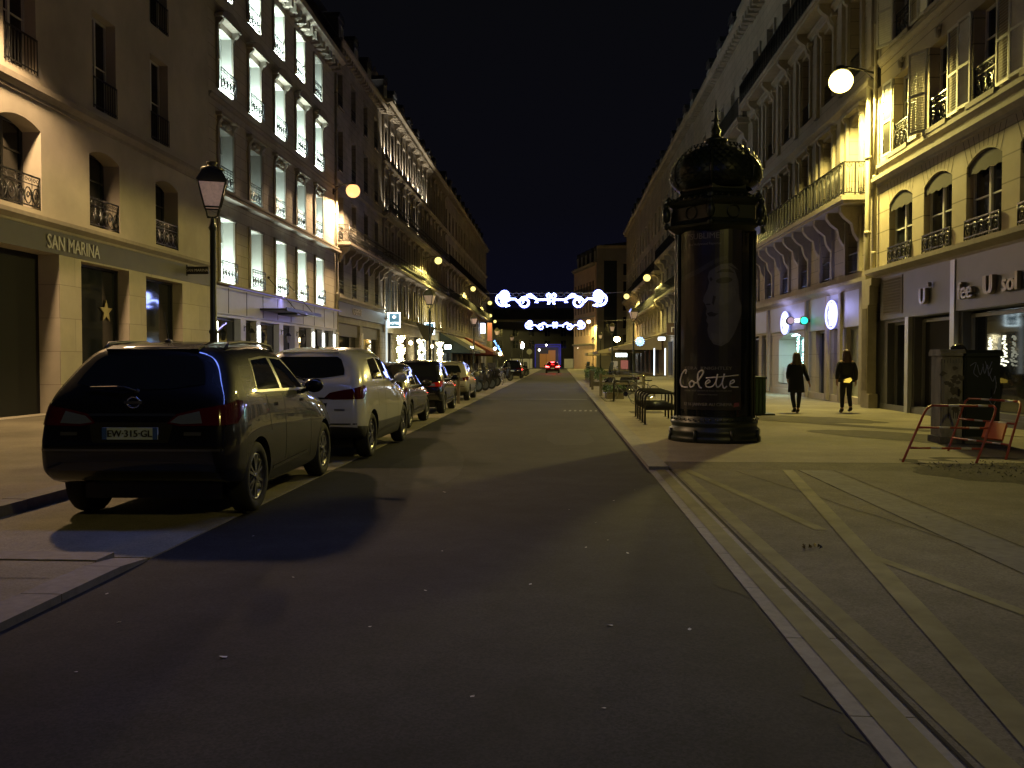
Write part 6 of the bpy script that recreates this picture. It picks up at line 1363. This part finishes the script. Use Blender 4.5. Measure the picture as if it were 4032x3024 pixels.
def person(lab,pos,rot,H,hair_c,coat_c,coat_len,leg_c,armR,armL,stride,group):
    t=thing('person',lab,'person',pos,rot,group); k=H/1.75
    V=lambda x,y_,z:(x*k,y_*k,z*k)
    hip=.92; 
    # skeleton: body incl. legs, neck, head
    P=[V(0,0,.95),V(0,0,1.12),V(0,.01,1.30),V(0,.01,1.43),V(0,.015,1.50),V(0,.03,1.60),V(0,.03,1.70)]
    E=[(0,1),(1,2),(2,3),(3,4),(4,5),(5,6)]; Rr=[.14,.125,.15,.10,.055,.085,.07]
    fl,fr=stride
    legs=[]
    for s,(ky,kz,fy,fz) in ((1,fr),(-1,fl)):
        b=len(P); P+= [V(.09*s,0,.88),V(.095*s,ky,kz),V(.09*s,fy,fz+.09),V(.09*s,fy+.02,fz+.04),V(.095*s,fy+.14,fz+.03)]; Rr+=[.095,.06,.045,.045,.035]; E+=[(0,b),(b,b+1),(b+1,b+2),(b+2,b+3),(b+3,b+4)]
    hands=[]
    for s,(el,wr) in ((1,armR),(-1,armL)):
        b=len(P); sh=(.18*s,.01,1.40); P+=[V(*sh),V(*el),V(*wr)]; Rr+=[.06,.045,.03]; E+=[(3,b),(b,b+1),(b+1,b+2)]
        d=(Vector(wr)-Vector(el)).normalized(); pc=Vector(wr)+d*.06; P.append(V(*pc)); Rr.append(.035); pi=len(P)-1; E.append((b+2,pi))
        side=Vector((0,1,0))
        for j in range(4):
            o_=side*(.030-.02*j); ln=(.055,.062,.058,.045)[j]; a=len(P); p0=pc+d*.035+o_; p1=p0+d*ln*.6+Vector((-.008*s,0,0)); p2=p1+d*ln*.5+Vector((-.022*s,0,0))
            P+=[V(*p0),V(*p1),V(*p2)]; Rr+=[.0105,.0095,.008]; E+=[(pi,a),(a,a+1),(a+1,a+2)]
        a=len(P); p0=pc+side*.038-d*.02; p1=p0+d*.04+side*.015; P+=[V(*p0),V(*p1)]; Rr+=[.011,.009]; E+=[(pi,a),(a,a+1)]
    skin_obj('body',P,E,[r*k for r in Rr],skinm,t)
    # face features (turned away from the street camera)
    q=MB(); q.ball(V(0,.118,1.63),.016*k,6,sc=(.8,1,1.4)); q.ball(V(.09,.03,1.63),.02*k,6,sc=(.4,1,1.5)); q.ball(V(-.09,.03,1.63),.02*k,6,sc=(.4,1,1.5)); q.box(-.025*k,.025*k,.10*k,.112*k,1.575*k,1.585*k)
    for s in (1,-1): q.ball(V(.032*s,.10,1.655),.012*k,6)
    q.build('face',skinm,t,(0,0,0))
    # trousers and shoes
    P=[V(0,0,.97),V(0,0,.92)]; E=[(0,1)]; Rr=[.15,.15]
    for s,(ky,kz,fy,fz) in ((1,fr),(-1,fl)):
        b=len(P); P+=[V(.09*s,.005,.80),V(.095*s,ky,kz),V(.09*s,fy,fz+.12)]; Rr+=[.098,.072,.055]; E+=[(1,b),(b,b+1),(b+1,b+2)]
    skin_obj('trousers',P,E,[r*k for r in Rr],leg_c,t,root_i=1)
    for s,(ky,kz,fy,fz) in ((1,fr),(-1,fl)):
        skin_obj('shoe',[V(.09*s,fy,fz+.15),V(.09*s,fy,fz+.06),V(.09*s,fy+.08,fz+.045),V(.095*s,fy+.17,fz+.035)],[(0,1),(1,2),(2,3)],[.055*k,.055*k,.05*k,.036*k],black,t)
    # coat torso with hem
    q=MB(); prof=[(.07,1.50,.055),(.13,1.46,.085),(.205,1.40,.115),(.225,1.32,.135),(.215,1.22,.14),(.20,1.10,.145),(.215,.98,.16),(.235,coat_len+.12,.18),(.24,coat_len,.185),(.21,coat_len+.01,.16)]
    n=26; vs=[]
    for j,(rx,zz,ry) in enumerate(prof):
        for i in range(n):
            a=2*PI*i/n; w=1+.025*math.sin(5*a+zz*6)*(j>4); vs.append(V(rx*w*math.cos(a),.01+ry*w*math.sin(a),zz))
    q.add(vs,[(j*n+i,j*n+(i+1)%n,(j+1)*n+(i+1)%n,(j+1)*n+i) for j in range(len(prof)-1) for i in range(n)],0,True); q.build('coat',coat_c,t,(0,0,0))
    for s,(el,wr) in ((1,armR),(-1,armL)):
        skin_obj('sleeve',[V(.13*s,.01,1.41),V(.195*s,.01,1.37),V(*[c for c in el]),V(*[el[i]+(wr[i]-el[i])*.93 for i in range(3)])],[(0,1),(1,2),(2,3)],[.08*k,.082*k,.066*k,.052*k],coat_c,t)
    # long hair
    q=MB(); rd=random.Random(3); prof=[(.0,1.775,0),(.06,1.765,.07),(.098,1.71,.105),(.112,1.63,.11),(.12,1.54,.105),(.13,1.45,.10),(.11,1.36,.07),(.05,1.31,.04),(.0,1.30,0)]
    vs=[]; n=30
    for j,(rx,zz,ry) in enumerate(prof):
        for i in range(n):
            a=2*PI*i/n; w=1+.06*math.sin(9*a+zz*5); yy=ry*w*math.sin(a); yy=yy if yy<.04 or zz>1.70 else .04; vs.append(V(rx*w*math.cos(a),.01-(.03 if zz<1.55 else 0)+yy,zz))
    q.add(vs,[(j*n+i,j*n+(i+1)%n,(j+1)*n+(i+1)%n,(j+1)*n+i) for j in range(len(prof)-1) for i in range(n)],0,True); q.build('hair',hair_c,t,(0,0,0))
    return t
wool=mat('navy_wool',(.008,.010,.018),.9,noise=.3,scale=30); blkj=mat('black_jacket',(.008,.008,.009),.7,noise=.3,scale=20); trs=mat('dark_trousers',(.010,.011,.016),.85)
person('woman with long fair hair walking away in a long dark coat, left walker',(6.78,25.0,.05),R(4),1.72,mat('fair_hair',(.07,.05,.03),.5,noise=.4,scale=40),wool,.60,trs,((.26,-.06,1.13),(.32,-.13,.90)),((-.24,.02,1.14),(-.20,.16,.98)),((.04,.50,-.12,.02),(.03,.50,.10,.0)),None)
person('person with reddish hair walking away in a short black jacket, right walker',(8.25,25.2,.05),R(2),1.80,mat('red_hair',(.06,.025,.018),.5,noise=.4,scale=40),blkj,.86,trs,((.265,.0,1.14),(.30,.10,.88)),((-.27,-.05,1.13),(-.31,-.14,.90)),((.03,.50,.06,.0),(.05,.50,-.10,.03)),None)
t=thing('belt_bag','small bright yellow bag worn at the back of the right-hand walker','bag',(8.20,24.92,.99)); q=MB(); q.prism([(-.09,-.06),(.03,-.07),(.10,.0),(.07,.07),(-.015,.045),(-.08,.015)],lambda a,b,d:(a,d,b),-.06,.08); q.build('pouch',mat('glowing_yellow',(.9,.62,.05),.4,em=(1,.7,.1),es=.9),t,(0,0,0)); q=MB(); q.tube([(-.2,.1,.0),(-.1,.0,.0),(.1,.0,.02),(.2,.1,.02)],.012,5); q.build('strap',black,t,(0,0,0))  # pouch emission stands in for lamp light reflected off the bag

for nm_ in ('tar','repair_asphalt','old_granite','joint','bare_soil'):
    MATS[nm_].node_tree.nodes['Principled BSDF'].inputs['Specular IOR Level'].default_value=.15
